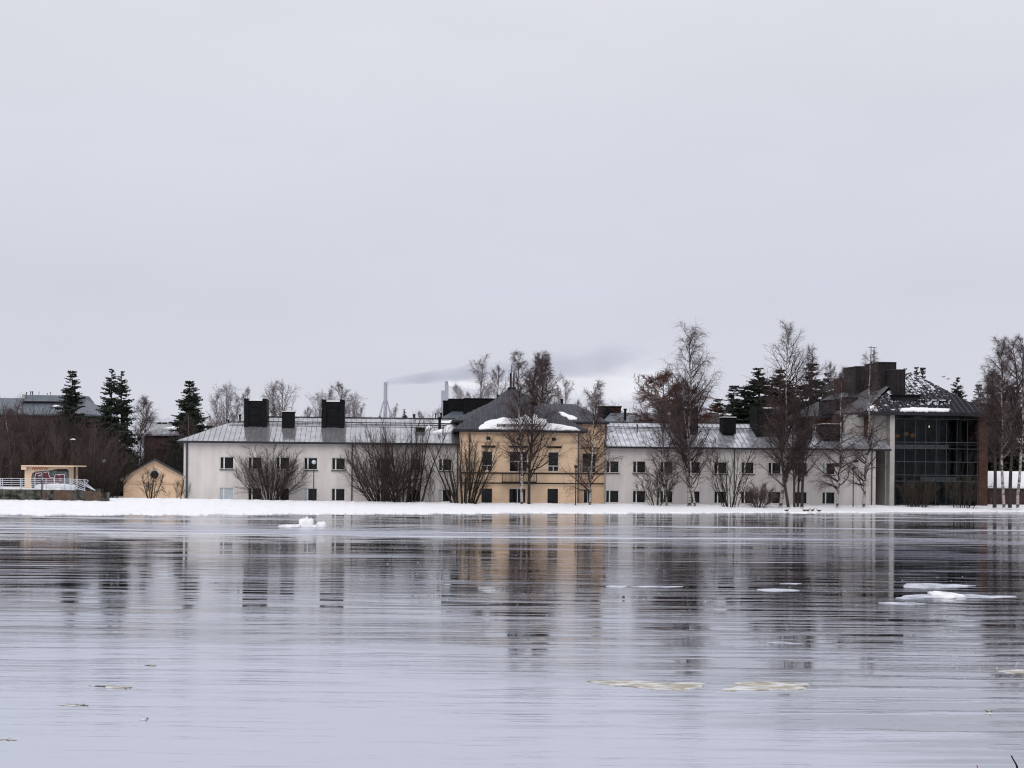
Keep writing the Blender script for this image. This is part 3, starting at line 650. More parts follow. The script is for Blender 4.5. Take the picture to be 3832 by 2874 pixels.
roof.add(c4 + [(rl_, 6, zrB), (rr2, 6, zrB)] + [(p[0], p[1], p[2] - .2) for p in c4], [(0, 1, 5, 4), (1, 2, 5), (2, 3, 4, 5), (3, 0, 4), (0, 6, 7, 1), (1, 7, 8, 2), (2, 8, 9, 3), (3, 9, 6, 0), (9, 8, 7, 6)])
ro = roof.build('roof', M['gutter'], block)
S = Vector((0, 6.5, zrB - zeB)); sl = S.length
roof_panels(ro, (0, -.5, zeB + .03), (1, 0, 0), S, eL, eR, lambda u: sl * max(0, min(1, (u - eL) / (rl_ - eL), (eR - u) / (eR - rr2))), .6, M['roof_dark'])
mb = MB(); mb.box(eL, eR + .02, -.63, -.51, zeB - .15, zeB); mb.build('gutter', M['gutter'], block)
downpipe(FO, ochre, 2164, zeO, back=-.09); downpipe(FB, block, 2266, zeB, back=-.1, r_=.09); downpipe(FO, ochre, 1757, zeO)
vent(block, FB, *r5(1072, 576), r5(0, 622)[1], 6.2, 10)
def bpt(p, off=.14):
    lo, hi = -.5, 6
    for _ in range(40):
        mid = (lo + hi) / 2; z = FB.loc(p[0], p[1], mid)[1]; zs = zeB + (zrB - zeB) * (mid + .5) / 6.5 + off
        if z > zs: lo = mid
        else: hi = mid
    return FB.w(FB.loc(p[0], p[1], lo)[0], lo, zeB + (zrB - zeB) * (lo + .5) / 6.5 + off)
snow_patch('snow_patch', [bpt(r5(*p), .03) for p in ((1045, 695), (1085, 700), (1150, 722), (1222, 752), (1200, 762), (1140, 762), (1090, 735))], 'narrow snow wedge on the set back roof right of the pyramid roof', .12, nrm)
# black roof boxes left of the pyramid
for a, c, y0, bk, dp in ((205, 492, 576, 6.5, 2.5), (72, 204, 581, 7.5, 2.5), (22, 71, 597, 8.5, 1.5)):
    F = FB; u0, z1 = F.loc(*r5(a, y0), bk); u1 = F.u(r5(c, y0), bk); z0_ = F.z(r5(a, 760), bk); mb = MB(); mb.box(u0, u1, bk, bk + dp, z0_, z1); mb.box(u0 - .05, u1 + .05, bk - .05, bk + dp, z1, z1 + .1)
    n_ = int((u1 - u0) / .45)
    for i in range(1, n_): mb.box(u0 + i * .45, u0 + i * .45 + .05, bk - .03, bk, z0_, z1)
    mb.build('roof_housing', M['black'], block)
u0, z1 = FB.loc(*r5(0, 744), 5.5); u1, z2 = FB.loc(*r5(205, 700), 8.5); u3, z3 = FB.loc(*r5(205, 765), 5.5)
mb = MB(); mb.slab([(u0, 5.5, z1), (u3, 5.5, z1), (u3, 8.5, z2 + .5), (u3 - .5, 8.5, z2 + .5)], .2); mb.build('low_roof', M['roof_blue'], block)

# ------------------------------------------------------------------ glass fronted building on the right
PG = at(3344, 1760, 148.0); FG = Frame(PG.x, PG.y, ANG)
glassb = thing('glass_fronted_building', 'dark glass fronted building with brick pier and big snow speckled pyramid roof', 'building', FG.w(0, 0), ANG)
uG1 = FG.u((3660, 1760)); uG2 = FG.u((3696, 1760)); zg = FG.z((3500, 1568)); zeG = FG.z((3500, 1545), -.7)
# concrete fin and lintel left of the glass
fu0 = FG.u((3327, 1700)); cu0 = FG.u((3243, 1600), 1.2); wu0 = FG.u((3262, 1700))
mb = MB(); mb.box(fu0, -.002, -.25, 9, 0, zeG - .25); mb.build('concrete_fin', M['concrete'], glassb)
mb = MB(); mb.box(cu0 - 2.5, fu0 - .003, .8, 1.3, 6.4, zeG - .25); mb.build('concrete_lintel', M['concrete'], glassb)
mb = MB(); mb.box(cu0 - 2.5, fu0 - .003, 1.303, 5.3, 6.4, 6.6); mb.build('shading_soffit', M['concrete_dark'], glassb)  # slab added to keep sky light out of the recess
mb = MB(); mb.box(cu0 - 2.5, fu0 - .003, 5.0, 5.3, 0, zeG - .3); mb.build('recess_wall', M['brick_dark'], glassb)  # dark material puts the shade of the recess into the wall colour
mb = MB()
for i in range(8):      # curved concrete cheek running from the fin edge back into the recess
    a0, a1 = i / 8 * math.pi / 2, (i + 1) / 8 * math.pi / 2
    p = lambda a: (fu0 - .004 - .12 * (1 - math.cos(a)), .3 + .5 * math.sin(a))
    (xa, ya), (xb, yb_) = p(a0), p(a1); mb.quad((xb, yb_, 0), (xa, ya, 0), (xa, ya, 6.4), (xb, yb_, 6.4))
mb.build('recess_cheek', M['concrete'], glassb, smooth=True)
mb = MB(); mb.box(uG1 + .06, uG2, -.05, 10, 0, zeG - .25); mb.build('brick_pier', M['brick'], glassb)
# body: back wall, floors, roof slab
zf = [FG.z((3344 + 150, y)) for y in (1888, 1801, 1786, 1778, 1679, 1665, 1655.5, 1571)]
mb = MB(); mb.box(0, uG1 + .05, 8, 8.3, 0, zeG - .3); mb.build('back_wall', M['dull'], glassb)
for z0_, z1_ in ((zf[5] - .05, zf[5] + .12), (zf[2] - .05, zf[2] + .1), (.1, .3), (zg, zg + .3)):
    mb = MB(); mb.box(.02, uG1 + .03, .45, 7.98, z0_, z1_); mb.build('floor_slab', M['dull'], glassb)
for a, c, z0_, z1_ in ((0.05, uG1 * .66, zf[4], zf[5]), (uG1 * .33, uG1 * .75, zf[1] + .02, zf[2] + .02)):
    mb = MB(); mb.box(a, c, .25, .40, z0_, z1_); mb.build('slab_edge', M['slab'], glassb)
mb = MB(); mb.box(uG1 * .3, uG1 * .98, .25, .30, zf[6] - .02, zf[6] + .05); mb.build('handrail', M['slab'], glassb)
mb = MB()
for x in (.12, .38, .64, .9): mb.box(uG1 * x - .15, uG1 * x + .15, 2.5, 2.8, .3, zg)
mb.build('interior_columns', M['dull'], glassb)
for i, (x, m_) in enumerate(((.10, 0), (.22, 0), (.265, 0))):
    u, z = FG.loc(3300 + (270, 430, 545)[i] * .211, 1550 + (385, 350, 375)[i] * .211, 1.5); mb = MB(); mb.lathe((u, 1.5, z), [(.05, .22), (.22, .15), (.28, 0), (.2, -.18), (.06, -.24)], 12); mb.build('lamp_shade', M['glow'], glassb, smooth=True)
u, z = FG.loc(3300 + 838 * .211, 1550 + 220 * .211, 1.5); mb = MB(); mb.lathe((u, 1.5, z), [(.03, .12), (.06, 0), (.03, -.12)], 8); mb.build('light_bulb', M['glow_small'], glassb)
# panes and mullions
cols = 8; rows_z = [.3, zf[1], zf[3], (zf[3] + zf[4]) / 2, zf[4], zf[6], zg - .02]
mu = MB()
for i in range(cols + 1): x = .04 + (uG1 - .08) * i / cols; mu.box(x - .018, x + .018, -.02, .10, .1, zg)
for z in rows_z: mu.box(.0, uG1 + .05, -.04, .11, z - .03, z + .03)
mu.build('mullions', M['pipe'], glassb)
for i in range(cols):
    a, c = .04 + (uG1 - .08) * i / cols + .03, .04 + (uG1 - .08) * (i + 1) / cols - .03
    for j in range(len(rows_z) - 1):
        p = MB(); tl = random.uniform(-.012, .012); z0_, z1_ = rows_z[j] + .03, rows_z[j + 1] - .03
        p.quad((a, .03 + tl, z0_), (c, .03 - tl, z0_), (c, .03 - tl * .5, z1_), (a, .03 + tl * .3, z1_)); p.build('pane', M['curtain_glass'], glassb)
mb = MB(); mb.box(-.4, uG1 + .03, -.03, .5, zg + .305, zeG - .32); mb.build('fascia', M['black'], glassb)
mb = MB(); mb.box(-.0, uG1 + .06, -.3, 0.02, .05, .28); mb.build('plinth', M['black'], glassb)
# roof
E1 = FG.loc(3232, 1551, -.7); E2 = FG.loc(3710, 1550, -.7); zE = zeG
A = (*[FG.loc(3408, 1393, 7.8)[0]], 7.8, FG.loc(3408, 1393, 7.8)[1])
e1, e2 = (E1[0], -.7, zE), (E2[0], -.7, zE); e3 = (E2[0], 16.5, zE)
Lf = at(2995, 1557, 163.0); dxl, dyl = Lf.x - FG.o.x, Lf.y - FG.o.y
e0 = (dxl * FG.c + dyl * FG.s, -dxl * FG.s + dyl * FG.c, zE)
bkL = 17.0; Lr = (FG.loc(3142, 1464, bkL)[0], bkL, FG.loc(3142, 1464, bkL)[1])
e4 = (e0[0] + 1, 28.0, zE)
roof = MB(); V = [e0, e1, e2, e3, e4, A, Lr]; roof.add(V + [(p[0], p[1], p[2] - .28) for p in V[:5]], [(0, 1, 5, 6), (1, 2, 5), (2, 3, 5), (3, 4, 6, 5), (4, 0, 6), (0, 7, 8, 1), (1, 8, 9, 2), (2, 9, 10, 3), (3, 10, 11, 4), (4, 11, 7, 0), (11, 10, 9, 8, 7)])
ro = roof.build('roof', M['roof_dark'], glassb)
S = Vector((0, 8.5, A[2] - zE)); sl = S.length
roof_panels(ro, (0, -.7, zE + .03), (1, 0, 0), S, e1[0], e2[0], lambda u: sl * max(0, min((u - e1[0]) / (A[0] - e1[0]), (e2[0] - u) / (e2[0] - A[0]))), .6, M['roof_snowy'], rib=.07)
U = (Vector(e1) - Vector(e0)); UL = U.length; Un = U.normalized()
Sn = ((Vector(Lr) - Vector(e0)) - Un * (Vector(Lr) - Vector(e0)).dot(Un)); Sd = Sn.normalized(); hL = Sn.length
uLr = (Vector(Lr) - Vector(e0)).dot(Un); uA = (Vector(A) - Vector(e0)).dot(Un); hA = (Vector(A) - Vector(e0)).dot(Sd)
def topl(u):
    a = hL * u / uLr if u < uLr else hL + (hA - hL) * (u - uLr) / (uA - uLr)
    return max(0, min(a, hA * (UL - u) / (UL - uA) if uA < UL else (hA if u < UL else 0)))
def botl(u): return 0.0 if u <= UL else hA * (u - UL) / (uA - UL)
if uA > UL:
    def topl(u): return hL * u / uLr if u < uLr else hL + (hA - hL) * (u - uLr) / (uA - uLr)
roof_panels(ro, Vector(e0) + Un.cross(Sd) * .04, Un, Sd, .02, max(UL, uA) - .02, topl, .6, M['roof_streak'], rib=.07, bot=botl)
mb = MB(); mb.slab([(e1[0] - .2, -.85, zE + .02), (e2[0] + .15, -.85, zE + .02), (e2[0] + .15, -.72, zE + .02), (e1[0], -.72, zE + .02)], .3); mb.build('eave_gutter', M['gutter'], glassb)
# brick wall under the receding part
mb = MB(); pA, pB = Vector(e0) + Un * .8, Vector(e1); q = Vector((-Un.y, Un.x, 0)) * .7
mb.add([tuple(pA + q)[:2] + (0,), tuple(pB + q)[:2] + (0,), tuple(pB + q)[:2] + (zE - .29,), tuple(pA + q)[:2] + (zE - .29,)], [(0, 1, 2, 3)])
q2 = q * 6; mb.add([tuple(pA + q2)[:2] + (0,), tuple(pA + q)[:2] + (0,), tuple(pA + q)[:2] + (zE - .29,), tuple(pA + q2)[:2] + (zE - .29,)], [(0, 1, 2, 3)])
mb.build('brick_wall', M['brick'], glassb)
# dark dormers at the eave
for a, c, y0, y1, bk in ((318, 540, 618, 750, 1.6), (542, 782, 660, 750, .8)):
    u0, z1 = FG.loc(*r8(a, y0), bk); u1 = FG.u(r8(c, y0), bk); z0_ = FG.z(r8(a, y1), bk)
    mb = MB(); mb.box(u0, u1, bk, bk + 3.2, z0_ - .6, z1); mb.box(u0 - .1, u1 + .1, bk - .12, bk + 3.0, z1, z1 + .1); o = mb.build('dormer', M['black'] if a < 400 else M['snow_panel'], glassb)
    p = MB(); p.box(u0 + .2, u1 - .2, bk - .02, bk - .005, z0_ + .05, z1 - .25); p.build('dormer_glazing', M['glass'] if a < 400 else M['snow_panel'], o)
# dormers on the receding side
for (a, y0, c, y1) in ((727, 722, 790, 790), (805, 715, 868, 780), (890, 700, 955, 770), (1140, 720, 1215, 800)):
    bk = 6.5 if a < 1100 else 3.0
    u0, z1 = FG.loc(*r7(a, y0), bk); u1 = FG.u(r7(c, y0), bk); z0_ = FG.z(r7(a, y1), bk); mb = MB(); mb.box(u0, u1, bk, bk + 3.5, z0_ - .5, z1); mb.box(u0 - .08, u1 + .08, bk - .1, bk + 3.5, z1, z1 + .08); mb.build('dormer', M['roof_glassb'], glassb)
# clad chimney stacks on the ridge
_n = (Vector(e1) - Vector(e0)).cross(Vector(Lr) - Vector(e0)).normalized()
def roof_back(p):
    best = 10
    for k in range(400):
        bk_ = k * .05; u_, z_ = FG.loc(*p, bk_)
        if (Vector((u_, bk_, z_)) - Vector(e0)).dot(_n) * (1 if _n.z > 0 else -1) < 0: return bk_
    return best
for a, c, y0, y1 in ((820, 897, 557, 648), (897, 936, 470, 655), (938, 1065, 465, 650), (1067, 1109, 440, 622), (1111, 1250, 432, 606), (1226, 1320, 490, 588)):
    bk = roof_back(r7((a + c) / 2, y1)) - .3
    u0, z1 = FG.loc(*r7(a, y0), bk); u1 = FG.u(r7(c, y0), bk); z0_ = FG.z(r7(a, y1), bk)
    mb = MB(); mb.box(u0, u1, bk, bk + 2.5, z0_ - 1.5, z1); mb.box(u0 - .04, u1 + .04, bk - .06, bk + 2.54, z1, z1 + .08)
    cp = MB(); cp.box(u0 - .05, u1 + .05, bk - .08, bk + 2.55, z1 + .082, z1 + .13)
    n_ = max(2, int((u1 - u0) / .4))
    for i in range(n_ + 1): x = u0 + (u1 - u0) * i / n_; mb.box(x - .035, x + .035, bk - .06, bk - .001, z0_ - 1.5, z1 - .001)
    mb.build('chimney', M['brick_dark'] if a == 820 else M['clad'], glassb)
    cp.build('chimney_cap', M['pipe'], glassb)
u0, z1 = FG.loc(*r7(1057, 300), 13.5); u1, _ = FG.loc(*r7(1081, 300), 13.5); z0_ = FG.z(r7(1060, 450), 13.5)
mb = MB(); mb.rod((u0, 13.5, z0_ - 1.2), (u0, 13.5, z1), .05, 5); mb.rod((u1, 13.5, z0_ - 1.2), (u1, 13.5, z1 - .1), .05, 5)
z = z0_
while z < z1 - .3: mb.rod((u0, 13.5, z), (u1, 13.5, z), .025, 4); z += .42
mb.rod((u0 - .35, 13.5, z1 - .15), (u1 + .3, 13.5, z1 - .2), .03, 4); mb.build('antenna_mast', M['pipe'], glassb)
vent(glassb, FG, *r7(1145, 598), r7(0, 620)[1], 6, 6, 'white')
def wp(F, p, bk, dz=0): u, z = F.loc(p[0], p[1], bk); return F.w(u, bk, z + dz)
ez = zE + .03
def eave_poly(pts, bks, F=FG): return [F.w(F.loc(*r8(*p), bk)[0], bk, ez + max(0, (bk + .7)) * S.z / S.y) for p, bk in zip(pts, bks)]
snow_patch('snow_patch', eave_poly([(370, 756), (530, 758), (790, 758), (780, 745), (600, 740), (470, 736), (385, 742)], [-.6, -.6, -.6, -.1, .0, .1, -.1]), 'long thin snow strip on the eave below the dark dormers of the glass building', .16, (0, -.3, .95))
snow_patch('snow_patch', eave_poly([(92, 772), (185, 770), (180, 750), (130, 742), (98, 752)], [-.6, -.6, 0, .3, 0]), 'round snow lump on the glass building eave behind the white birch', .22, (0, -.3, .95))

# ------------------------------------------------------------------ buildings further back
def back_house(label, Dd, x0, x1, ytop_wall, ridge_y, wallm, roofm, depth=10, hipl=2.5, hipr=2.5, wins=(), ov=.4, cat='building', name='background_house', zb=.3):
    P = at(x0, 1760, Dd); F = Frame(P.x, P.y, 0); t = thing(name, label, cat, F.w(0, 0))
    Lx = F.u((x1, 1760)); ze = F.z(((x0 + x1) / 2, ytop_wall)); zr = F.z(((x0 + x1) / 2, ridge_y), depth / 2)
    holes = [(F.u((a, 0)), F.u((c, 0)), F.z(((x0 + x1) / 2, d)), F.z(((x0 + x1) / 2, e_))) for a, c, e_, d in wins]
    mb = MB(); wall_holes(mb, 0, Lx, zb, ze, holes); shell(mb, 0, Lx, zb, ze, 0, depth); mb.build('wall', M[wallm], t)
    for h in holes: tall_window(t, h[0], h[2], h[1] - h[0], h[3] - h[2], low=False)
    rf = MB(); c4 = [(-ov, -ov, ze), (Lx + ov, -ov, ze), (Lx + ov, depth + ov, ze), (-ov, depth + ov, ze)]
    rf.add(c4 + [(hipl - ov, depth / 2, zr), (Lx - hipr + ov, depth / 2, zr)] + [(p[0], p[1], p[2] - .2) for p in c4], [(0, 1, 5, 4), (1, 2, 5), (2, 3, 4, 5), (3, 0, 4), (0, 6, 7, 1), (1, 7, 8, 2), (2, 8, 9, 3), (3, 9, 6, 0), (9, 8, 7, 6)])
    rf.build('roof', M[roofm], t); return F, t, ze, zr, Lx
# far left dark house
F, t, ze, zr, Lx = back_house('dark brick house at the far left with raised slate blue roof storey behind the thicket', 180, -160, 338, 1548, 1490, 'brick_dark', 'roof_blue', 12, 2, 3.0,
    wins=((75, 90, 1610, 1635), (130, 145, 1610, 1635), (180, 195, 1612, 1636), (20, 35, 1608, 1634), (240, 255, 1612, 1638)))
u0, z1 = F.loc(*r1(240, 350), 4); u1, _ = F.loc(*r1(830, 352), 4); zm = F.z(r1(400, 420), 4); z0_ = F.z(r1(400, 470), 4)
mb = MB(); mb.box(u0, u1, 4.05, 9, z0_ - 1, zm); mb.build('roof_storey_wall', M['brick_dark'], t)
mb = MB(); mb.add([(u0 - .3, 3.6, zm), (u1 + .3, 3.6, zm), (u1 + .3, 9.4, zm), (u0 - .3, 9.4, zm), (u0, 5.0, z1), (u1, 5.0, z1), (u1, 8, z1), (u0, 8, z1)], [(0, 3, 2, 1), (4, 5, 6, 7), (0, 1, 5, 4), (1, 2, 6, 5), (2, 3, 7, 6), (3, 0, 4, 7)]); mb.build('roof_storey', M['roof_blue'], t)
for a, y0, wd in ((275, 325, 5), (318, 316, 5), (337, 316, 5), (403, 320, 2.5), (490, 335, 2.5), (522, 322, 2.5)): vent(t, F, *r1(a, y0), r1(0, 352)[1], 5.5, wd * 1.2, 'pipe')
mb = MB(); u0, z1 = F.loc(*r1(235, 348), 4.5); u1 = F.u(r1(262, 348), 4.5); mb.box(u0, u1, 4.2, 5.2, z1 - 2.2, z1); mb.build('chimney', M['concrete'], t)
snow_patch('snow_patch', [F.w(F.u(r1(a, b_), 2.2), bk, F.z(r1(a, b_), 2.2) + .05) for (a, b_), bk in zip(((535, 482), (597, 478), (598, 466), (560, 466)), (2.0, 2.0, 2.8, 2.8))], 'tiny snow patch on the roof of the far left dark house', .1, (0, -.3, .95))
# dark brick house behind the hut
F, t, ze, zr, Lx = back_house('dark red brick building with black chimney behind the small ochre hut', 172, 540, 690, 1625, 1603, 'brick_dark', 'roof_streak', 9, .5, .5)
mb = MB(); u0, z1 = F.loc(582, 1680, -.5); u1 = F.u((615, 1680), -.5); mb.box(u0, u1, -.9, -.05, .4, z1); mb.build('chimney', M['black'], t)
F2, t2, *_ = back_house('pale flat roofed building on the left skyline between two spruces', 300, 560, 672, 1577, 1562, 'far_wall', 'roof_right', 10, 3, 3, wins=((600, 640, 1580, 1588),))
F2, t2, *_ = back_house('low snow roofed building just below the pale skyline house', 230, 600, 678, 1607, 1593, 'pink_wall', 'snow', 8, 2, 2)
F2, t2, *_ = back_house('small pinkish building on the skyline right of the twin tipped spruce', 300, 772, 820, 1578, 1572, 'pink_wall', 'far_wall', 8, 1, 1)
# blue slate roof behind the right wing
F, t, ze, zr, Lx = back_house('slate blue roofed building rising behind the right grey wing', 166, 2262, 2520, 1588, 1546, 'brick_dark', 'roof_blue', 12, 1.5, .5)
mb = MB(); u0, z1 = F.loc(*r6(92, 707), 7); u1 = F.u(r6(272, 707), 7); mb.box(u0, u1, 6.5, 10, z1 - 3, z1 - .15); mb.box(u0 - .1, u1 + .1, 6.4, 10.1, z1 - .15, z1); mb.build('roof_housing', M['black'], t)
F, t, ze, zr, Lx = back_house('dark roofed house behind the black chimneys of the right wing', 170, 2610, 2760, 1600, 1549, 'brick_dark', 'roof_dark', 12, 3.5, 3.5)
snow_patch('snow_patch', [F.w(F.u(r6(a, b_), 2.0), bk, F.z(r6(a, b_), 2.0)) for (a, b_), bk in zip(((910, 850), (930, 850), (972, 806), (950, 808)), (.9, .9, 2.8, 2.8))], 'snow wedge on the dark roof behind the right grey wing', .12, (0, -.4, .9))
# low buildings right of the glass front
F, t, ze, zr, Lx = back_house('pale low building behind the birches at the right edge', 175, 3690, 3990, 1652, 1640, 'far_wall', 'snow', 8, .5, .5)
F, t, ze, zr, Lx = back_house('low brick outbuilding with snow covered roof at the right edge', 156, 3700, 4000, 1821, 1764, 'brick_dark', 'snow', 7, .2, .2, wins=((3725, 3743, 1868, 1893),))

# ------------------------------------------------------------------ power station stacks far behind
def stack(label, px0, px1, ytop, Dd, struts=False, twin=False):
    c = at((px0 + px1) / 2, ytop, Dd); r_ = (px1 - px0) / 2 / FPX * Dd
    t = thing('power_station_chimney', label, 'chimney', (c.x, c.y, .6))
    if twin:
        mb = MB(); mb.box(-r_, 0, -r_, r_, 0, c.z - 8); mb.box(.05, r_, -r_, r_, 0, c.z - .6); mb.build('shaft', M['stack'], t)
        mb = MB(); mb.lathe((r_ * .5, 0, c.z - .6), [(r_ * .42, 0), (r_ * .42, 2.5), (r_ * .35, 2.6)], 12); mb.build('flue', M['stack'], t)
    else:
        mb = MB(); mb.lathe((0, 0, 0), [(r_ * 1.1, 0), (r_, c.z * .6), (r_ * .97, c.z - 1.2), (r_ * 1.02, c.z - 1.2), (r_ * 1.02, c.z - .6)], 20); mb.build('shaft', M['stack'], t, smooth=False)
    if struts:
        zt = at(1443, 1502, Dd).z
        mb = MB(); mb.lathe((0, 0, zt - .6), [(r_ * 1.25, -.8), (r_ * 1.25, .8)], 16)
        mb.build('platform', M['stack'], t)
        for s_ in (-1, 1):
            for dd in (14, 20):
                m2 = MB(); m2.rod((s_ * r_ * 1.1, 0, zt - 1), (s_ * dd, -3, 8), .45, 6); m2.build('strut', M['stack'], t)
    return c
c1 = stack('slender pale chimney stack braced by slanting struts, far behind the left wing', 1436, 1450, 1430, 1500, struts=True)
c2 = stack('squat twin flue chimney stack left of the black roof boxes', 1652, 1678, 1436, 1500, twin=True)

# steam plumes: real volumes, densest along their axis and torn at the edge
def plume(name, label, A_, B_, ra, rb, depth, dens, col, scale, seed, thr=(.40, .62)):
    A_, B_ = Vector(A_), Vector(B_); Lg = (B_ - A_).length; mb = MB(); k = 16; V = []; Fs = []; ns = 12
    for i in range(ns + 1):
        x = Lg * i / ns; r_ = ra + (rb - ra) * i / ns
        for j in range(k): an = 2 * math.pi * j / k; V.append((x, math.cos(an) * r_ * depth, math.sin(an) * r_))
    for i in range(ns):
        for j in range(k): Fs.append((i * k + j, i * k + (j + 1) % k, (i + 1) * k + (j + 1) % k, (i + 1) * k + j))
    Fs.append(tuple(range(k - 1, -1, -1))); Fs.append(tuple(range(ns * k, (ns + 1) * k))); mb.add(V, Fs)
    m = bpy.data.materials.new(name); m.use_nodes = True; t = m.node_tree; t.nodes.clear(); o = t.nodes.new('ShaderNodeOutputMaterial'); l = t.links.new
    pv = t.nodes.new('ShaderNodeVolumePrincipled'); pv.inputs['Color'].default_value = (*col, 1); pv.inputs['Anisotropy'].default_value = .1
    tcn = t.nodes.new('ShaderNodeTexCoord'); sp_ = t.nodes.new('ShaderNodeSeparateXYZ'); l(tcn.outputs['Object'], sp_.inputs[0])
    def mth(op, a, b_=None):
        q = t.nodes.new('ShaderNodeMath'); q.operation = op
        for i, x in enumerate((a, b_)):
            if x is None: continue
            if isinstance(x, (int, float)): q.inputs[i].default_value = x
            else: l(x, q.inputs[i])
        return q.outputs[0]
    nz_ = t.nodes.new('ShaderNodeTexNoise'); nz_.inputs['Scale'].default_value = scale; nz_.inputs['Detail'].default_value = 4; nz_.inputs['Roughness'].default_value = .6
    mpn = t.nodes.new('ShaderNodeMapping'); mpn.inputs['Location'].default_value = (seed, seed, 0); mpn.inputs['Scale'].default_value = (.7, .7, 1.2)
    l(tcn.outputs['Object'], mpn.inputs[0]); l(mpn.outputs[0], nz_.inputs['Vector'])
    rad = mth('ADD', mth('MULTIPLY', sp_.outputs['X'], (rb - ra) / Lg), ra)
    yy = mth('DIVIDE', sp_.outputs['Y'], depth); rr = mth('SQRT', mth('ADD', mth('MULTIPLY', yy, yy), mth('MULTIPLY', sp_.outputs['Z'], sp_.outputs['Z'])))
    fall = mth('SUBTRACT', 1.0, mth('DIVIDE', rr, rad))
    endf = mth('SUBTRACT', 1.0, mth('POWER', mth('DIVIDE', sp_.outputs['X'], Lg), 4.0))
    val = mth('MULTIPLY', mth('ADD', mth('MULTIPLY', fall, .7), mth('MULTIPLY', mth('SUBTRACT', nz_.outputs['Fac'], .38), 1.6)), endf)
    mr_ = t.nodes.new('ShaderNodeMapRange'); mr_.inputs[1].default_value = thr[0]; mr_.inputs[2].default_value = thr[1]; mr_.inputs[3].default_value = 0; mr_.inputs[4].default_value = dens
    l(val, mr_.inputs[0]); l(mth('MULTIPLY', mr_.outputs[0], mth('DIVIDE', rb, rad)), pv.inputs['Density']); l(pv.outputs[0], o.inputs['Volume'])
    ob = mb.build(name, m, loc=A_); ob.rotation_euler = (B_ - A_).to_track_quat('X', 'Z').to_euler(); tag(ob, label, 'smoke', kind='stuff')
plume('steam_plume', 'grey smoke plume drifting right from the slender chimney stack', at(1446, 1428, 1500), at(2560, 1322, 1500), 4, 24, 1.3, .05, (.74, .755, .80), .05, 3.0, (.08, .50))
plume('steam_plume', 'white billowing steam drifting right from the twin flue stack', at(1668, 1434, 1540), at(2600, 1420, 1540), 4, 36, 1.2, .04, (1, 1, 1), .04, 9.0, (.12, .5))

# ------------------------------------------------------------------ trees
def npmesh(name, V, F, mats, midx=None, smooth=False):
    me = bpy.data.meshes.new(name); V = np.asarray(V, np.float32); F = np.asarray(F, np.int32); k = F.shape[1]
    me.vertices.add(len(V)); me.vertices.foreach_set('co', V.ravel()); me.loops.add(F.size); me.loops.foreach_set('vertex_index', F.ravel())
    me.polygons.add(len(F)); me.polygons.foreach_set('loop_start', np.arange(0, F.size, k, dtype=np.int32)); me.polygons.foreach_set('loop_total', np.full(len(F), k, np.int32))
    for m in mats: me.materials.append(m)
    if midx is not None: me.polygons.foreach_set('material_index', np.asarray(midx, np.int32))
    if smooth: me.polygons.foreach_set('use_smooth', np.ones(len(F), bool))
    me.update(calc_edges=True); return me
def nrmz(a): return a / np.maximum(np.linalg.norm(a, axis=-1, keepdims=True), 1e-9)
def grow(start, d, length, n, up, wig, r_):
    """start,d (N,3), length (N,) -> pts (N,n+1,3). up: scalar or list per step"""
    pts = [start]; d = nrmz(d); st = (length / n)[:, None]
    for i in range(n):
        u_ = up[i] if hasattr(up, '__len__') else up
        d = nrmz(d + np.array([0, 0, u_]) + r_.normal(0, wig, d.shape)); pts.append(pts[-1] + d * st)
    return np.stack(pts, 1)
def spawn(pts, c, t0, t1, ang, sd, r_, tpow=1.0):
    Nn, n1, _ = pts.shape; n = n1 - 1
    t = (t0 + (t1 - t0) * ((np.arange(c)[None, :] + r_.random((Nn, c))) / c) ** tpow); q = np.clip(t * n, 0, n - 1e-4); i = q.astype(int); f = (q - i)[..., None]
    idx = np.arange(Nn)[:, None]; a, b_ = pts[idx, i], pts[idx, i + 1]; pos = a + (b_ - a) * f; tan = nrmz(b_ - a)
    rv = r_.normal(0, 1, tan.shape); perp = nrmz(rv - tan * (rv * tan).sum(-1, keepdims=True))
    A_ = (ang + sd * r_.normal(0, 1, (Nn, c)))[..., None]; d = tan * np.cos(A_) + perp * np.sin(A_)
    return pos.reshape(-1, 3), d.reshape(-1, 3), t.reshape(-1), np.repeat(np.arange(Nn), c)
def tubes(pts, r0, r1, k):
    """r0 (N,), r1 (N,)"""
    Nn, n1, _ = pts.shape; tan = np.empty_like(pts); tan[:, 1:-1] = pts[:, 2:] - pts[:, :-2]; tan[:, 0] = pts[:, 1] - pts[:, 0]; tan[:, -1] = pts[:, -1] - pts[:, -2]; tan = nrmz(tan)
    ref = np.where(np.abs(tan[:, :1, 2:3]) > .9, np.array([1., 0, 0]), np.array([0, 0, 1.])); u = nrmz(np.cross(tan, ref)); v = np.cross(tan, u)
    tt = np.linspace(0, 1, n1)[None, :, None]; rad = r0[:, None, None] * (1 - tt) + r1[:, None, None] * tt
    an = np.arange(k) * 2 * np.pi / k
    V = pts[:, :, None, :] + (u[:, :, None, :] * np.cos(an)[None, None, :, None] + v[:, :, None, :] * np.sin(an)[None, None, :, None]) * rad[..., None]
    base = (np.arange(Nn) * n1 * k)[:, None, None] + (np.arange(n1 - 1) * k)[None, :, None]; j = np.arange(k)[None, None, :]; j2 = (np.arange(k) + 1) % k
    F = np.stack([base + j, base + j2[None, None, :], base + k + j2[None, None, :], base + k + j], -1)
    return V.reshape(-1, 3), F.reshape(-1, 4)
def join(parts):
    V, F, Mi, o = [], [], [], 0
    for v, f, m in parts: V.append(v); F.append(f + o); Mi.append(np.full(len(f), m)); o += len(v)
    return np.concatenate(V), np.concatenate(F), np.concatenate(Mi)

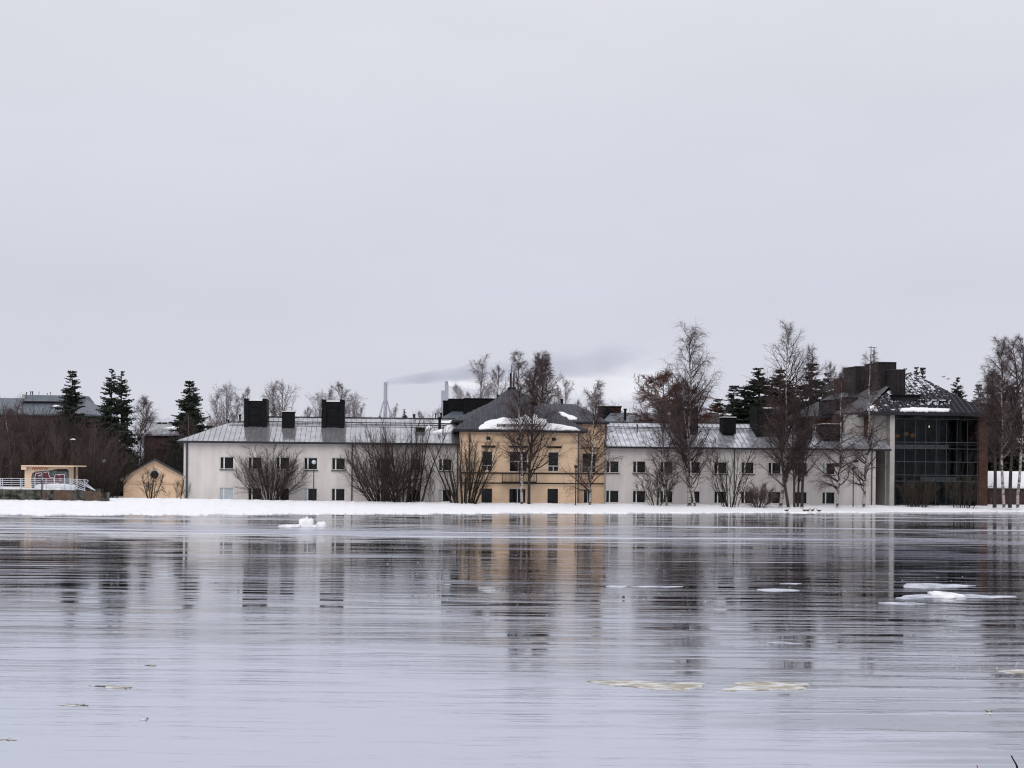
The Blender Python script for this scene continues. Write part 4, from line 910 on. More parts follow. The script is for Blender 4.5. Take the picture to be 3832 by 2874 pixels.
def bare_tree_meshes(seed, Ht, r0, crown, lean=(0, 0), limbs=30, t0=.22, ang=.75, l2=8, l3=9, droop=-.30, up=.10, twig=.9, shape='birch', trunk_m='bark_birch', limb_m='limb', twig_m='twig', wig=.07, tr=.0075, l2f=.5):
    r_ = np.random.default_rng(seed)
    d0 = np.array([[lean[0], lean[1], Ht]]); Lt = np.linalg.norm(d0)
    tp = grow(np.zeros((1, 3)), d0, np.array([Lt]), 14, .0, .035, r_)
    # pull the tip to where it belongs
    tt = np.linspace(0, 1, 15)[None, :, None]; tp = tp + (d0[:, None, :] - tp[:, -1:, :]) * tt ** 1.5
    tv, tf = tubes(tp, np.array([r0]), np.array([.02]), 8)
    pos, d, t, _ = spawn(tp, limbs, t0, .98, ang, .18, r_)
    q = (t - t0) / (1 - t0)
    if shape == 'birch': prof = np.clip(1.15 - q, .12, 1) ** .8 * np.clip(.55 + q * 2, 0, 1)
    elif shape == 'round': prof = np.sin(np.pi * np.clip(q * .75 + .25, 0, 1)) ** .6
    else: prof = np.clip(1.1 - q, .2, 1) ** .75 * .9
    ln = crown * prof * r_.uniform(.65, 1.15, len(t)) / math.sin(ang) * .92
    lp = grow(pos, d, ln, 7, [up, up, up, up, 0, 0, droop * .3], wig * 1.3, r_)
    lr = np.clip(r0 * .55 * ln / max(ln.max(), .1), .018, .2); lv, lf = tubes(lp, lr, np.full(len(lr), .010), 5)
    p2, d2, t2, i2 = spawn(lp, l2, .12, .98, .70, .2, r_); ln2 = ln[i2] * l2f * (1.1 - .65 * t2) * r_.uniform(.6, 1.2, len(t2))
    q2 = grow(p2, d2, ln2, 5, [up * .5, up * .5, 0, droop * .4, droop * .6], wig * 1.6, r_); v2, f2 = tubes(q2, np.clip(ln2 * .012, .010, .05), np.full(len(ln2), .007), 3)
    p3, d3, t3, i3 = spawn(q2, l3, .1, 1., .65, .25, r_); ln3 = twig * r_.uniform(.45, 1.25, len(t3)) * np.clip(ln2[i3] / (crown * .35), .5, 1.2)
    q3 = grow(p3, d3, ln3, 3, [droop * .3, droop, droop], wig * 2, r_); v3, f3 = tubes(q3, np.full(len(ln3), tr), np.full(len(ln3), tr * .5), 3)
    # a few twigs straight on the limbs
    p4, d4, t4, i4 = spawn(lp, l2 * 2, .2, 1., .8, .25, r_); q4 = grow(p4, d4, twig * r_.uniform(.4, 1.1, len(t4)), 3, [0, droop, droop], wig * 2, r_); v4, f4 = tubes(q4, np.full(len(t4), tr), np.full(len(t4), tr * .5), 3)
    V, F, Mi = join([(lv, lf, 0), (v2, f2, 0), (v3, f3, 1), (v4, f4, 1)])
    return npmesh('trunk', tv, tf, [M[trunk_m]], smooth=True), npmesh('crown', V, F, [M[limb_m], M[twig_m]], Mi)

def shrub_meshes(seed, Ht, spread, stems=18, base_w=.5, l1=10, l2=7, twig=.7, fan=.75, sr=.045, limb_m='limb_olive', twig_m='twig_olive', upb=.03, ylim=.8, tr=.011):
    r_ = np.random.default_rng(seed); n = stems
    az = np.arange(n) * 2.39996 + r_.normal(0, .15, n); rad = np.sqrt((np.arange(n) + .5) / n); th = rad * fan + r_.normal(0, .05, n)
    d = np.stack([np.cos(az) * np.sin(th), np.sin(az) * np.sin(th) * ylim, np.cos(th)], -1)
    st = np.stack([np.cos(az) * rad * base_w, np.sin(az) * rad * base_w * .6, np.full(n, -.15)], -1)
    ln = Ht * r_.uniform(.78, 1.04, n) * np.cos(np.minimum(th, 1.3)) ** .75
    sp = grow(st, d, ln, 9, upb, .055, r_); sv, sf = tubes(sp, sr * r_.uniform(.7, 1.3, n) * (ln / Ht), np.full(n, .012), 6)
    p1, d1, t1, i1 = spawn(sp, l1, .15, .97, .55, .18, r_); ln1 = Ht * .30 * (1.15 - .75 * t1) * r_.uniform(.6, 1.2, len(t1))
    q1 = grow(p1, d1, ln1, 5, .05, .09, r_); v1, f1 = tubes(q1, np.clip(ln1 * .011, .012, .04), np.full(len(ln1), .008), 4)
    p2, d2, t2, i2 = spawn(q1, l2, .1, 1., .55, .2, r_); ln2 = twig * r_.uniform(.4, 1.2, len(t2)); q2 = grow(p2, d2, ln2, 3, .04, .12, r_); v2, f2 = tubes(q2, np.full(len(t2), tr), np.full(len(t2), tr * .45), 3)
    V, F, Mi = join([(v1, f1, 0), (v2, f2, 1)])
    return npmesh('stems', sv, sf, [M[limb_m]], smooth=True), npmesh('branches', V, F, [M[limb_m], M[twig_m]], Mi)

def spruce_meshes(seed, Ht, Rr, nb=150, m='needles', dense=15, start=.06, power=.9, double=False):
    r_ = np.random.default_rng(seed)
    tp = grow(np.zeros((1, 3)), np.array([[0, 0, 1.]]), np.array([Ht]), 12, 0, .006, r_); tv, tf = tubes(tp, np.array([Ht * .016]), np.array([.03]), 7)
    whorl = np.sort(r_.choice(int(nb / 5) + 1, nb) / (nb / 5)) ; t = start + (1 - start) * np.clip(whorl + r_.normal(0, .05, nb), 0, .995) ** .92
    az = r_.uniform(0, 2 * np.pi, nb); ir = np.interp(t * Ht, tp[0, :, 2], np.arange(13)); i = np.clip(ir.astype(int), 0, 11); f = (ir - i)[:, None]
    pos = tp[0, i] * (1 - f) + tp[0, i + 1] * f
    ln = np.maximum(Rr * (1 - t) ** power * r_.uniform(.62, 1.15, nb), .30); el = .55 * t - .12
    d = np.stack([np.cos(az) * np.cos(el), np.sin(az) * np.cos(el), np.sin(el)], -1)
    bp = grow(pos, d, ln, 6, [-.14, -.12, -.06, .04, .12, .18], .03, r_); bv, bf = tubes(bp, np.clip(ln * .014, .012, .07), np.full(nb, .008), 4)
    p, dd, tt, ii = spawn(bp, dense, .08, 1.02, .9, .3, r_); dd = nrmz(dd * np.array([1, 1, .45]) + np.array([0, 0, -.28]))
    sz = np.clip(ln[ii] * .34 * (1.15 - .75 * tt), .13, .62) * r_.uniform(.6, 1.3, len(tt))
    # each spray: a bent needle-covered twig -> tapered four-sided spindle
    sp = grow(p, dd, sz, 2, -.12, .14, r_); V1 = []
    wv = sz * .30; cr_ = nrmz(np.cross(sp[:, 1] - sp[:, 0], np.array([0, 0, 1.]) + r_.normal(0, .3, (len(sz), 3)))); nn = nrmz(np.cross(cr_, sp[:, 1] - sp[:, 0]))
    V = np.stack([sp[:, 0], sp[:, 1] + cr_ * wv[:, None], sp[:, 1] - nn * wv[:, None] * .9, sp[:, 1] - cr_ * wv[:, None], sp[:, 1] + nn * wv[:, None] * .3, sp[:, 2]], 1)
    b0 = (np.arange(len(sz)) * 6)[:, None]
    tri = np.array([[0, 1, 2], [0, 2, 3], [0, 3, 4], [0, 4, 1], [5, 2, 1], [5, 3, 2], [5, 4, 3], [5, 1, 4]]); Fq = (b0[:, :, None] + tri[None]).reshape(-1, 3)
    # triangles only: convert limbs to triangles too
    bt = np.concatenate([bf[:, [0, 1, 2]], bf[:, [0, 2, 3]]]); Vc = np.concatenate([bv, V.reshape(-1, 3)]); Fc = np.concatenate([bt, Fq + len(bv)])
    Mi = np.concatenate([np.zeros(len(bt)), np.ones(len(Fq))])
    return npmesh('trunk', tv, tf, [M['bark_dark']], smooth=True), npmesh('crown', Vc, Fc, [M['bark_dark'], M[m]], Mi)

def place_tree(name, meshes, label, cat, loc, scale=1.0, rz=0.0, group=None, names=('trunk', 'crown')):
    t = thing(name, label, cat, loc, rz, group); t.scale = (scale,) * 3 if not hasattr(scale, '__len__') else scale
    for nme, me in zip(names, meshes): link(nme, me, t)
    return t
def tree_px(base, top, Dd, zg=.35):
    b_ = at(base[0], base[1], Dd); t_ = at(top[0], top[1], Dd); return Vector((b_.x, Dd, zg)), t_.z - zg, t_.x - b_.x

def fg_tree(name, label, base, top, Dd, crown, seed, cat='tree', **kw):
    p, h, lx = tree_px(base, top, Dd); ms = bare_tree_meshes(seed, h, kw.pop('r0', h * .0105), crown, (lx, 0), **kw)
    return place_tree(name, ms, label, cat, p)
def fg_shrub(label, base, ytop, Dd, spread, seed, name='bare_shrub', **kw):
    p, h, _ = tree_px(base, (base[0], ytop), Dd); return place_tree(name, shrub_meshes(seed, h, spread, **kw), label, 'shrub', p, names=('stems', 'branches'))

# --- in front of the long building
fg_shrub('large rounded bare shrub before the left grey wing, just left of the globe street lamp', (1012, 1874), 1640, 138, 3, 11, stems=32, fan=.88, l1=14, l2=11, twig=.75, sr=.05, tr=.0075, base_w=.7, limb_m='limb', upb=.03)
fg_shrub('tallest and widest bare willow clump, many stems before the left grey wing', (1432, 1877), 1590, 138, 4, 12, name='bare_willow', stems=38, fan=.92, l1=13, l2=11, twig=.85, sr=.075, tr=.0075, base_w=1.1, limb_m='limb', upb=.035)
fg_shrub('narrower dark willow clump of upright stems beside the widest clump', (1515, 1877), 1530, 138.4, 3, 13, name='bare_willow', stems=16, fan=.45, l1=14, l2=7, twig=.8, sr=.13, tr=.008, base_w=1.7, limb_m='limb', upb=.02)
fg_shrub('thin olive sapling before the last grey window left of the ochre house', (1617, 1878), 1725, 138.5, 2, 14, name='sapling', stems=3, fan=.25, l1=10, l2=6, twig=.5, sr=.03, base_w=.6)
fg_shrub('dark many stemmed bare tree hugging the left corner of the ochre house', (1738, 1881), 1622, 137.5, 2, 15, name='bare_shrub', stems=20, fan=.50, l1=15, l2=9, twig=.7, sr=.12, tr=.008, base_w=1.2, limb_m='limb')
fg_tree('birch_tree', 'white stemmed birch before the ochre house, rising past the pyramid roof', (1953, 1881), (1942, 1325), 137.5, 3.2, 21, limbs=52, shape='cone', l2=8, l3=9, t0=.16, ang=.9)
fg_tree('bare_tree', 'dark stemmed spreading tree right beside the white birch before the ochre house', (1979, 1881), (2008, 1350), 138, 4.1, 22, limbs=44, shape='cone', l2=8, l3=8, t0=.16, trunk_m='bark_dark', r0=.16, ang=.85, droop=-.12, limb_m='limb', twig_m='twig')
fg_tree('birch_tree', 'crooked birch at the right edge of the ochre house', (2207, 1881), (2222, 1445), 138, 3.4, 23, limbs=54, up=.05, shape='cone', t0=.08, l2=8, l3=8, wig=.11, ang=.9)
fg_shrub('low leaning bare shrub at the right grey wing, left of the slim birch', (2455, 1883), 1735, 139, 2, 31, stems=12, fan=.8, l1=12, l2=7, twig=.6, sr=.04)
fg_tree('birch_tree', 'slim birch before the third window pair of the right grey wing', (2495, 1882), (2472, 1520), 139, 3.0, 24, limbs=48, up=.05, shape='cone', t0=.08, l2=7, l3=8)
fg_tree('birch_tree', 'tallest birch in the picture, before the first black chimney of the right wing', (2580, 1885), (2578, 1250), 139, 6.0, 25, limbs=54, shape='cone', t0=.16, l2=8, l3=8, r0=.21, droop=-.5, twig=1.4, ang=.95, up=.15, tr=.008)
fg_tree('birch_tree', 'leaning white trunked birch touching the tallest birch on its right', (2601, 1885), (2556, 1470), 138.6, 3.4, 26, limbs=44, shape='cone', t0=.12, l2=8, l3=8)
fg_shrub('slender clump of bare stems by the downpipe of the right grey wing', (2732, 1885), 1640, 139.5, 2, 32, stems=10, fan=.40, l1=14, l2=7, twig=.6, sr=.06, base_w=.8, limb_m='limb')
fg_shrub('low wispy bare bush between lower windows of the right grey wing', (2840, 1886), 1795, 139.5, 2, 33, stems=22, fan=.95, l1=10, l2=10, twig=.5, sr=.03, twig_m='twig')
fg_tree('birch_tree', 'tall birch with pale stem rising past the second black chimney', (2921, 1888), (2957, 1232), 140, 6.2, 27, limbs=52, shape='cone', t0=.16, l2=8, l3=7, r0=.20, droop=-.14, up=.16, ang=.9, tr=.008)
fg_tree('bare_tree', 'dark leaning tree just right of the tall pale birch stem', (2950, 1888), (2902, 1520), 139.6, 3.2, 28, limbs=34, shape='cone', t0=.18, l2=8, l3=8, trunk_m='bark_dark', r0=.16, droop=-.1)
fg_tree('bare_tree', 'left one of two straight dark trunks standing side by side', (2973, 1888), (2968, 1560), 140, 3.0, 29, limbs=22, t0=.22, l2=7, l3=6, trunk_m='bark_dark', r0=.13, droop=-.1)
fg_tree('bare_tree', 'right one of two straight dark trunks standing side by side', (2985, 1888), (2990, 1570), 140.4, 3.0, 30, limbs=22, t0=.22, l2=7, l3=6, trunk_m='bark_dark', r0=.13, droop=-.1)
fg_tree('bare_tree', 'forking dark tree before the eighth window pair, its top leaning right', (3001, 1888), (3040, 1312), 140, 3.6, 41, limbs=40, shape='cone', t0=.14, l2=8, l3=8, trunk_m='bark_dark', r0=.16, droop=-.12, up=.12)
fg_tree('birch_tree', 'crooked birch holding a dark nest before the black dormer of the right wing', (3133, 1890), (3152, 1385), 140.5, 3.8, 42, limbs=52, up=.05, shape='cone', t0=.10, l2=9, l3=8, wig=.10, ang=1.1)
fg_tree('birch_tree', 'birch nearest the end downpipe of the right grey wing', (3232, 1890), (3258, 1325), 141, 3.4, 43, limbs=48, up=.05, shape='cone', t0=.08, l2=8, l3=8, wig=.09, ang=1.1)
fg_shrub('bare many stemmed bush before the left part of the glass front', (3432, 1893), 1782, 144, 2, 34, stems=22, fan=.6, l1=9, l2=7, twig=.6, sr=.05, base_w=.9)
fg_shrub('bare many stemmed bush before the right part of the glass front', (3602, 1893), 1775, 144, 2, 35, stems=16, fan=.5, l1=9, l2=7, twig=.6, sr=.04, base_w=1.1)
# --- right edge group
RG = (('birch with slim stem right beside the brick pier', (3722, 1894), (3712, 1390), 2.4, 51, 'bark_dark'), ('pale birch stem second from the brick pier', (3757, 1894), (3748, 1275), 2.6, 52, 'bark_birch'),
      ('thick dark trunk between the pale stems at the right edge', (3779, 1894), (3786, 1268), 2.8, 53, 'bark_dark'), ('white crooked birch at the very right edge of the picture', (3808, 1894), (3826, 1262), 2.8, 54, 'bark_birch'))
for lab, bs, tp_, cw, sd_, tm in RG:
    fg_tree('birch_tree', lab, bs, tp_, 143.5, cw, sd_, limbs=34, t0=.3, l2=8, l3=9, trunk_m=tm, droop=-.3, r0=.17 if tm == 'bark_birch' else .21)
fg_tree('bare_tree', 'bare tree cut by the right picture edge', (3868, 1894), (3850, 1300), 146, 3.2, 55, limbs=30, t0=.2, l2=8, l3=8, trunk_m='bark_dark')
# --- left side
fg_shrub('small bare shrub before the round window of the ochre hut', (565, 1867), 1738, 138, 1.3, 36, stems=9, fan=.55, l1=9, l2=7, twig=.5, sr=.05, base_w=.25, limb_m='limb')
fg_shrub('thin bare bush at the left corner of the grey wing', (668, 1867), 1775, 138, 1, 37, stems=7, fan=.6, l1=8, l2=6, twig=.4, sr=.02)
fg_tree('birch_tree', 'pinkish crooked birch stem at the left edge behind the white railing', (44, 1858), (20, 1540), 140, 2.2, 44, limbs=26, t0=.3, l2=7, l3=8, trunk_m='bark_pink', r0=.11)
fg_tree('birch_tree', 'very thin pale birch right of the pinkish stem behind the railing', (65, 1858), (60, 1530), 142, 1.8, 45, limbs=24, t0=.3, l2=7, l3=8, trunk_m='bark_pink', r0=.06)
fg_tree('birch_tree', 'thin white birch stem in the thicket below the twin spruces', (448, 1850), (440, 1580), 161, 1.8, 46, limbs=22, t0=.35, l2=7, l3=7, r0=.07)
fg_tree('birch_tree', 'thin white birch stem in the thicket just left of the ochre hut', (524, 1850), (536, 1500), 164, 2.2, 47, limbs=26, t0=.4, l2=7, l3=8, r0=.07)
fg_tree('birch_tree', 'slim birch stem between the twin tipped spruce and the grey wing', (704, 1850), (706, 1560), 165, 1.6, 48, limbs=20, t0=.4, l2=7, l3=7, r0=.07)

# --- thicket
r_ = np.random.default_rng(99)
n = 2600; px = r_.uniform(-120, 690, n); Dd = 143 + 30 * r_.random(n); Dd = np.where(px > 415, 163 + 22 * r_.random(n), Dd)
hmax = np.interp(px, [-120, 0, 240, 340, 480, 560, 690], [9.0, 9.2, 9.0, 7.6, 7.6, 7.2, 6.0]); x = (px - CX) / FPX * Dd
ln = hmax * r_.uniform(.45, 1.05, n) * (1 - .3 * (Dd > 165)); sp = grow(np.stack([x, Dd, np.full(n, .2)], -1), np.stack([r_.normal(0, .16, n), r_.normal(0, .16, n), np.ones(n)], -1), ln, 5, 0, .05, r_)
v0, f0 = tubes(sp, np.full(n, .035), np.full(n, .008), 3)
p1, d1, t1, i1 = spawn(sp, 9, .1, 1, .55, .2, r_); q1 = grow(p1, d1, .22 * ln[i1] * r_.uniform(.5, 1.2, len(t1)), 3, .02, .1, r_); v1, f1 = tubes(q1, np.full(len(t1), .020), np.full(len(t1), .008), 3)
V, F, Mi = join([(v0, f0, 0), (v1, f1, 0)])
tag(link('thicket_undergrowth', npmesh('thicket', V, F, [M['thicket']])), 'dense dull brown thicket of bare brushwood behind the pavilion and hut', 'thicket', kind='stuff')

# individual bare bushes that stand out of the thicket
TB = [shrub_meshes(90 + i, 7, 3, stems=14, fan=.6, l1=11, l2=8, twig=.8, sr=.07, base_w=.8, limb_m=['limb', 'limb_olive', 'twig'][i], twig_m=['twig', 'twig_olive', 'twig'][i], tr=.010) for i in range(3)]
for i, (x_, y_, d_) in enumerate(((95, 1580, 139), (150, 1640, 138), (215, 1600, 139), (262, 1690, 137), (318, 1655, 139), (352, 1600, 142), (395, 1660, 141), (425, 1640, 144), (-10, 1600, 139), (110, 1500, 150), (180, 1540, 152), (300, 1570, 152), (455, 1690, 160), (500, 1640, 160), (600, 1650, 166), (640, 1610, 168))):
    p = at(x_, y_, d_); s_ = (p.z - .4) / 7; place_tree('bare_shrub', TB[i % 3], 'bare bush among the thicket behind the pavilion and the hut', 'shrub', (p.x, d_, .4), (s_ * .85, s_ * .85, s_), i * 1.7, 'bare bushes in the thicket', ('stems', 'branches'))
# --- spruces
SP = [spruce_meshes(60 + i, 12, [2.9, 3.1, 2.6, 3.4][i], nb=[340, 210, 300, 340][i], dense=[26, 22, 26, 26][i], power=[.62, .62, .66, .66][i]) for i in range(4)]
SPB = spruce_meshes(70, 12, 3.3, nb=340, m='needles_brown', dense=26, power=.62)
def spruce(label, tip, Dd, width_px, k, group=None, brown=False, zg=.4):  # a spruce standing with its tip at photo pixel tip
    p = at(tip[0], tip[1], Dd); h = p.z - zg; base = SPB if brown else SP[k]; Rr = [2.9, 3.1, 2.6, 3.4][k] if not brown else 3.3
    s = h / 12; wx = (width_px / 2 / FPX * Dd) / (Rr * .9) * 1.85
    place_tree('spruce_tree', base, label, 'tree', (p.x, p.y, zg), (wx, wx, s), random.uniform(0, 6.3), group)
spruce('dense dark spruce before the far left dark house', r1(745, 112), 165, 130, 0)
spruce('left and taller of the two spruces standing together above the thicket', r1(1140, 88), 160, 105, 1)
spruce('right and slightly shorter of the two spruces standing together above the thicket', r1(1262, 110), 162, 100, 1)
spruce('broad spruce tip left of the grey wing, standing alone', r2(712, 216), 172, 132, 0)
spruce('slimmer spruce tip directly behind the lone broad spruce', r2(760, 235), 176, 118, 1)
spruce('tiny far spruce over the left wing ridge, right of the braced chimney', r4(603, 505), 330, 44, 3)
spruce('tiny brownish far spruce between the first and second black roof boxes', r3(490, 450), 260, 42, 3, brown=True)
spruce('spruce tip just behind the small black chimney of the right wing', r6(1210, 543), 185, 150, 0)
spruce('short brownish spruce left of the right wing spruce group', r6(1090, 650), 190, 160, 3, brown=True)
spruce('tallest spruce left of the tall pale birch', r6(1430, 398), 180, 200, 3)
spruce('brownish spruce right behind the tall pale birch stem', r7(365, 485), 178, 190, 3, brown=True)
spruce('broad pointed spruce between the tall birch and the glass building', r7(590, 443), 180, 190, 0)
spruce('brownish spruce at the foot of the glass building roof', r7(715, 513), 184, 130, 3, brown=True)
spruce('spruce filling the gap left of the second black chimney', (2790, 1450), 178, 190, 0)
spruce('dark low spruce between the tall birch and its right neighbour', (2975, 1440), 186, 170, 3)
spruce('left spruce tip behind the apex of the glass building roof', r8(512, 388), 195, 80, 3)
spruce('right spruce tip behind the apex of the glass building roof', r8(555, 395), 197, 85, 0)
spruce('open branched spruce right of the glass building roof', r8(848, 472), 200, 105, 1)
spruce('small spruce tip just left of the right edge birches', r8(1022, 533), 190, 95, 0)
spruce('broad brownish pine shape behind the right edge birches', r8(1165, 455), 175, 180, 3, brown=True)
spruce('dark spruce half hidden behind the right edge stems', (3800, 1450), 185, 150, 3, brown=True)
# clipped dark conifer column by the hut
p = at(660, 1760, 163); place_tree('columnar_thuja', spruce_meshes(77, 8, 1.1, nb=190, dense=16, power=.28), 'dark green columnar thuja between the ochre hut and grey wing', 'tree', (p.x, 163, .4), ((.9), (.9), (at(660, 1630, 163).z - .4) / 8))

# --- brown larch behind the tallest birch
for lab, tx, ty, cw, sd_ in (('reddish brown larch with wide crown behind the tallest birch', 2480, 1400, 3.6, 61), ('smaller reddish larch right behind the tallest birch', 2560, 1440, 3.2, 62)):
    fg_tree('larch_tree', lab, (tx, 1850), (tx, ty), 158, cw * 1.5, sd_, limbs=54, t0=.25, l2=11, l3=12, trunk_m='bark_dark', limb_m='larch', twig_m='larch', droop=-.12, up=.0, ang=1.2, tr=.018, twig=.8, shape='round')
fg_tree('bare_tree', 'brownish birch with dense hanging twigs behind the pyramid roof apex', (2040, 1850), (2025, 1350), 165, 4.2, 63, limbs=54, t0=.3, l2=10, l3=11, trunk_m='bark_dark', twig_m='twig', droop=-.4, tr=.014)

# --- bare trees on the skyline
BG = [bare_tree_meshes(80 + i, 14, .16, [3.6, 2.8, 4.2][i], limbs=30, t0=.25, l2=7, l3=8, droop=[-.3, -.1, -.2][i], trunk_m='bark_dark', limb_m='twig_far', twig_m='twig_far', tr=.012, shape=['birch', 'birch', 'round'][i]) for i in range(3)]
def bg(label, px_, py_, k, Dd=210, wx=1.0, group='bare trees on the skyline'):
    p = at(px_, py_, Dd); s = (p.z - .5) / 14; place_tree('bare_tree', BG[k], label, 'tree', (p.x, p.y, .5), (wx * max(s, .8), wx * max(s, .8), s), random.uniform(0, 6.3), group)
for a in ((548, 1483, 1, 'leaning bare tree against the sky above the ochre hut', 190, .9), (815, 1478, 0, 'first bare tree over the hipped end of the left wing', 215, .8), (846, 1466, 2, 'second, rounder bare tree over the hipped end of the left wing', 212, .8), (885, 1490, 0, 'bare tree just left of the first big black roof box', 212, .8), (921, 1452, 1, 'slim high bare tree top peeking over the first big black roof box', 222, .6),
          (1022, 1450, 0, 'left bare tree between first roof box and small roof box', 214, .95), (1058, 1460, 2, 'right rounded bare tree above the small black roof box', 212, .9), (1150, 1525, 1, 'low bare tree top halfway between the small and second big roof box', 222, .8),
          (1195, 1495, 2, 'bare tree leaning out left of the second big roof box', 220, .8), (1234, 1466, 0, 'bare tree top over the left corner of the second big roof box', 214, .75), (1281, 1434, 1, 'highest bare tree top over the second big roof box', 212, .95),
          (1320, 1500, 2, 'bare tree right of the second big roof box', 216, .8), (1352, 1530, 0, 'low bare tree left of the braced chimney foot', 222, .8), (1478, 1530, 0, 'low bare tree right of the braced chimney foot', 225, .7), (1575, 1540, 1, 'low bare tree beside the tiny far spruce', 225, .7),
          (1640, 1548, 2, 'very low bare tree left of the twin flue stack', 230, .5), (1714, 1440, 1, 'faint bare tree right of the twin flue stack', 230, .8), (1757, 1470, 1, 'small faint bare tree over the black roof boxes', 232, .6),
          (1808, 1356, 0, 'tall bare birch over the black roof boxes left of the pyramid roof', 200, .95), (1866, 1372, 1, 'bare birch between the tall skyline birch and the apex', 204, .8),
          (2088, 1447, 1, 'thin bare tree right of the pyramid roof', 215, .5), (2113, 1430, 0, 'rounded bare tree over the set back ochre roof', 212, .7), (2160, 1500, 1, 'low bare tree over the ridge of the set back ochre roof', 214, .7),
          (2235, 1470, 0, 'bare tree behind the crooked birch of the ochre house', 190, .8), (3108, 1358, 1, 'bare tree behind the brownish spruce near the glass building', 180, .6), (3152, 1380, 1, 'thin bare tree left of the clad chimneys', 178, .5),
          (3692, 1400, 0, 'bare tree between small spruce and right edge birches', 180, .8), (3745, 1300, 0, 'bare birch crown at the back of the right edge group', 165, .95)):
    bg(a[3], a[0], a[1], a[2], a[4], a[5])

# ------------------------------------------------------------------ ochre hut
PH = at(463, 1760, 152.5); FH = Frame(PH.x, PH.y, R(13.3)); hut = thing('ochre_hut', 'small ochre gabled hut with round window left of the grey wing', 'hut', FH.w(0, 0), R(13.3))
uh = FH.u((700, 1760)); uap, zap = FH.loc(577, 1720); zh = FH.z((463, 1782)); hole = None
cu, cz = FH.loc(*r2(355, 1180)); 
V = [(0, 0, 0), (uh, 0, 0), (uh, 0, zh), (uap, 0, zap - .12), (0, 0, zh)]
mb = MB(); mb.add(V + [(p[0], 9, p[2]) for p in V], [(0, 1, 2, 3, 4), (9, 8, 7, 6, 5), (0, 4, 9, 5), (1, 6, 7, 2)]); mb.build('wall', M['ochre'], hut)
for s_, (xa, za) in ((0, (-.45, zh - .25)), (1, (uh + .45, zh - .25))):
    mb = MB(); pts = [(xa, -.4, za), (uap, -.4, zap + .1), (uap, 9.4, zap + .1), (xa, 9.4, za)]; mb.slab(pts, .14); mb.build('roof_slope', M['roof_dark'], hut)
    mb = MB(); ins = [(xa + (.12 if s_ == 0 else -.12), -.12, za + .0), (uap, -.12, zap - .06)]; a_, b_ = Vector(ins[0]), Vector(ins[1])
    dn_ = Vector((0, 0, .34)); mb.add([a_ - dn_, b_ - dn_, b_, a_] + [q + Vector((0, .115, 0)) for q in (a_ - dn_, b_ - dn_, b_, a_)], [(0, 1, 2, 3), (7, 6, 5, 4), (0, 4, 5, 1), (1, 5, 6, 2), (2, 6, 7, 3), (3, 7, 4, 0)]); mb.build('verge_board', M['ochre_pale'], hut)
zb_ = FH.z((560, 1808)); mb = MB(); mb.box(0, uh, -.08, -.003, zb_ - .08, zb_ + .06); mb.build('string_course', M['ochre_pale'], hut)
mb = MB(); V = [(cu + .42 * math.cos(a), -.05, cz + .42 * math.sin(a)) for a in [i * math.pi / 10 for i in range(20)]]; mb.add(V + [(p[0], -.003, p[2]) for p in V], [tuple(range(19, -1, -1))] + [(i, i + 20, (i + 1) % 20 + 20, (i + 1) % 20) for i in range(20)]); wn = mb.build('window', M['glass'], hut)
mb = MB()
for i in range(9):
    a0, a1 = math.pi * i / 9, math.pi * (i + .8) / 9
    P_ = lambda r_, a, y: (cu + r_ * math.cos(a), y, cz + r_ * math.sin(a))
    mb.add([P_(.46, a0, -.07), P_(.46, a1, -.07), P_(.62, a1, -.07), P_(.62, a0, -.07), P_(.46, a0, -.003), P_(.46, a1, -.003), P_(.62, a1, -.003), P_(.62, a0, -.003)], [(3, 2, 1, 0), (0, 1, 5, 4), (1, 2, 6, 5), (2, 3, 7, 6), (3, 0, 4, 7)])
mb.build('window_surround', M['white'], wn)

# ------------------------------------------------------------------ graffiti pavilion, terrace, railing
DT = 131.0; FT = Frame(at(0, 1760, DT).x, DT, 0)
def T(x, y, b_=0): return FT.loc(*r1(x, y), b_)
pav = thing('graffiti_pavilion', 'small flat roofed ochre pavilion covered in maroon and white graffiti', 'pavilion', FT.w(T(265, 0, 2.5)[0], 2.5))
pu = T(265, 0, 2.5)[0]; p1_ = T(717, 0, 2.5)[0] - pu; zt0, zt1, ztop = T(400, 1335, 2.5)[1], T(400, 1128, 2.5)[1], T(400, 1082, 2.5)[1]
mb = MB(); mb.box(0, p1_, 0, 3, zt0 - .3, zt1 + .3); mb.build('wall', M['ochre_pale'], pav)
ru0, ru1 = T(230, 0, 2.1)[0] - pu, T(775, 0, 2.1)[0] - pu; mb = MB(); mb.box(ru0, ru1, -.5, 3.5, zt1 + .302, ztop); mb.build('roof', M['ochre_pale'], pav)
mb = MB(); mb.box(ru0, ru0 + .5, -.45, 3.4, zt1, zt1 + .30); mb.build('roof_edge_drop', M['ochre_pale'], pav)
mb = MB(); mb.box(p1_ + .6, p1_ + .75, -.3, -.15, zt0 - .3, zt1 + .3); mb.build('post', M['band'], pav)
def gp(x, y): u, z = T(x, y, 2.5); return (u - pu, z)
def flat(pts, m, off, name):
    mb = MB(); P_ = [gp(*q) for q in pts]; n_ = len(P_)
    mb.add([(u, -off, z) for u, z in P_] + [(u, -.002, z) for u, z in P_], [tuple(range(n_))] + [(i, (i + 1) % n_, (i + 1) % n_ + n_, i + n_) for i in range(n_)]); return mb.build(name, M[m], pav)
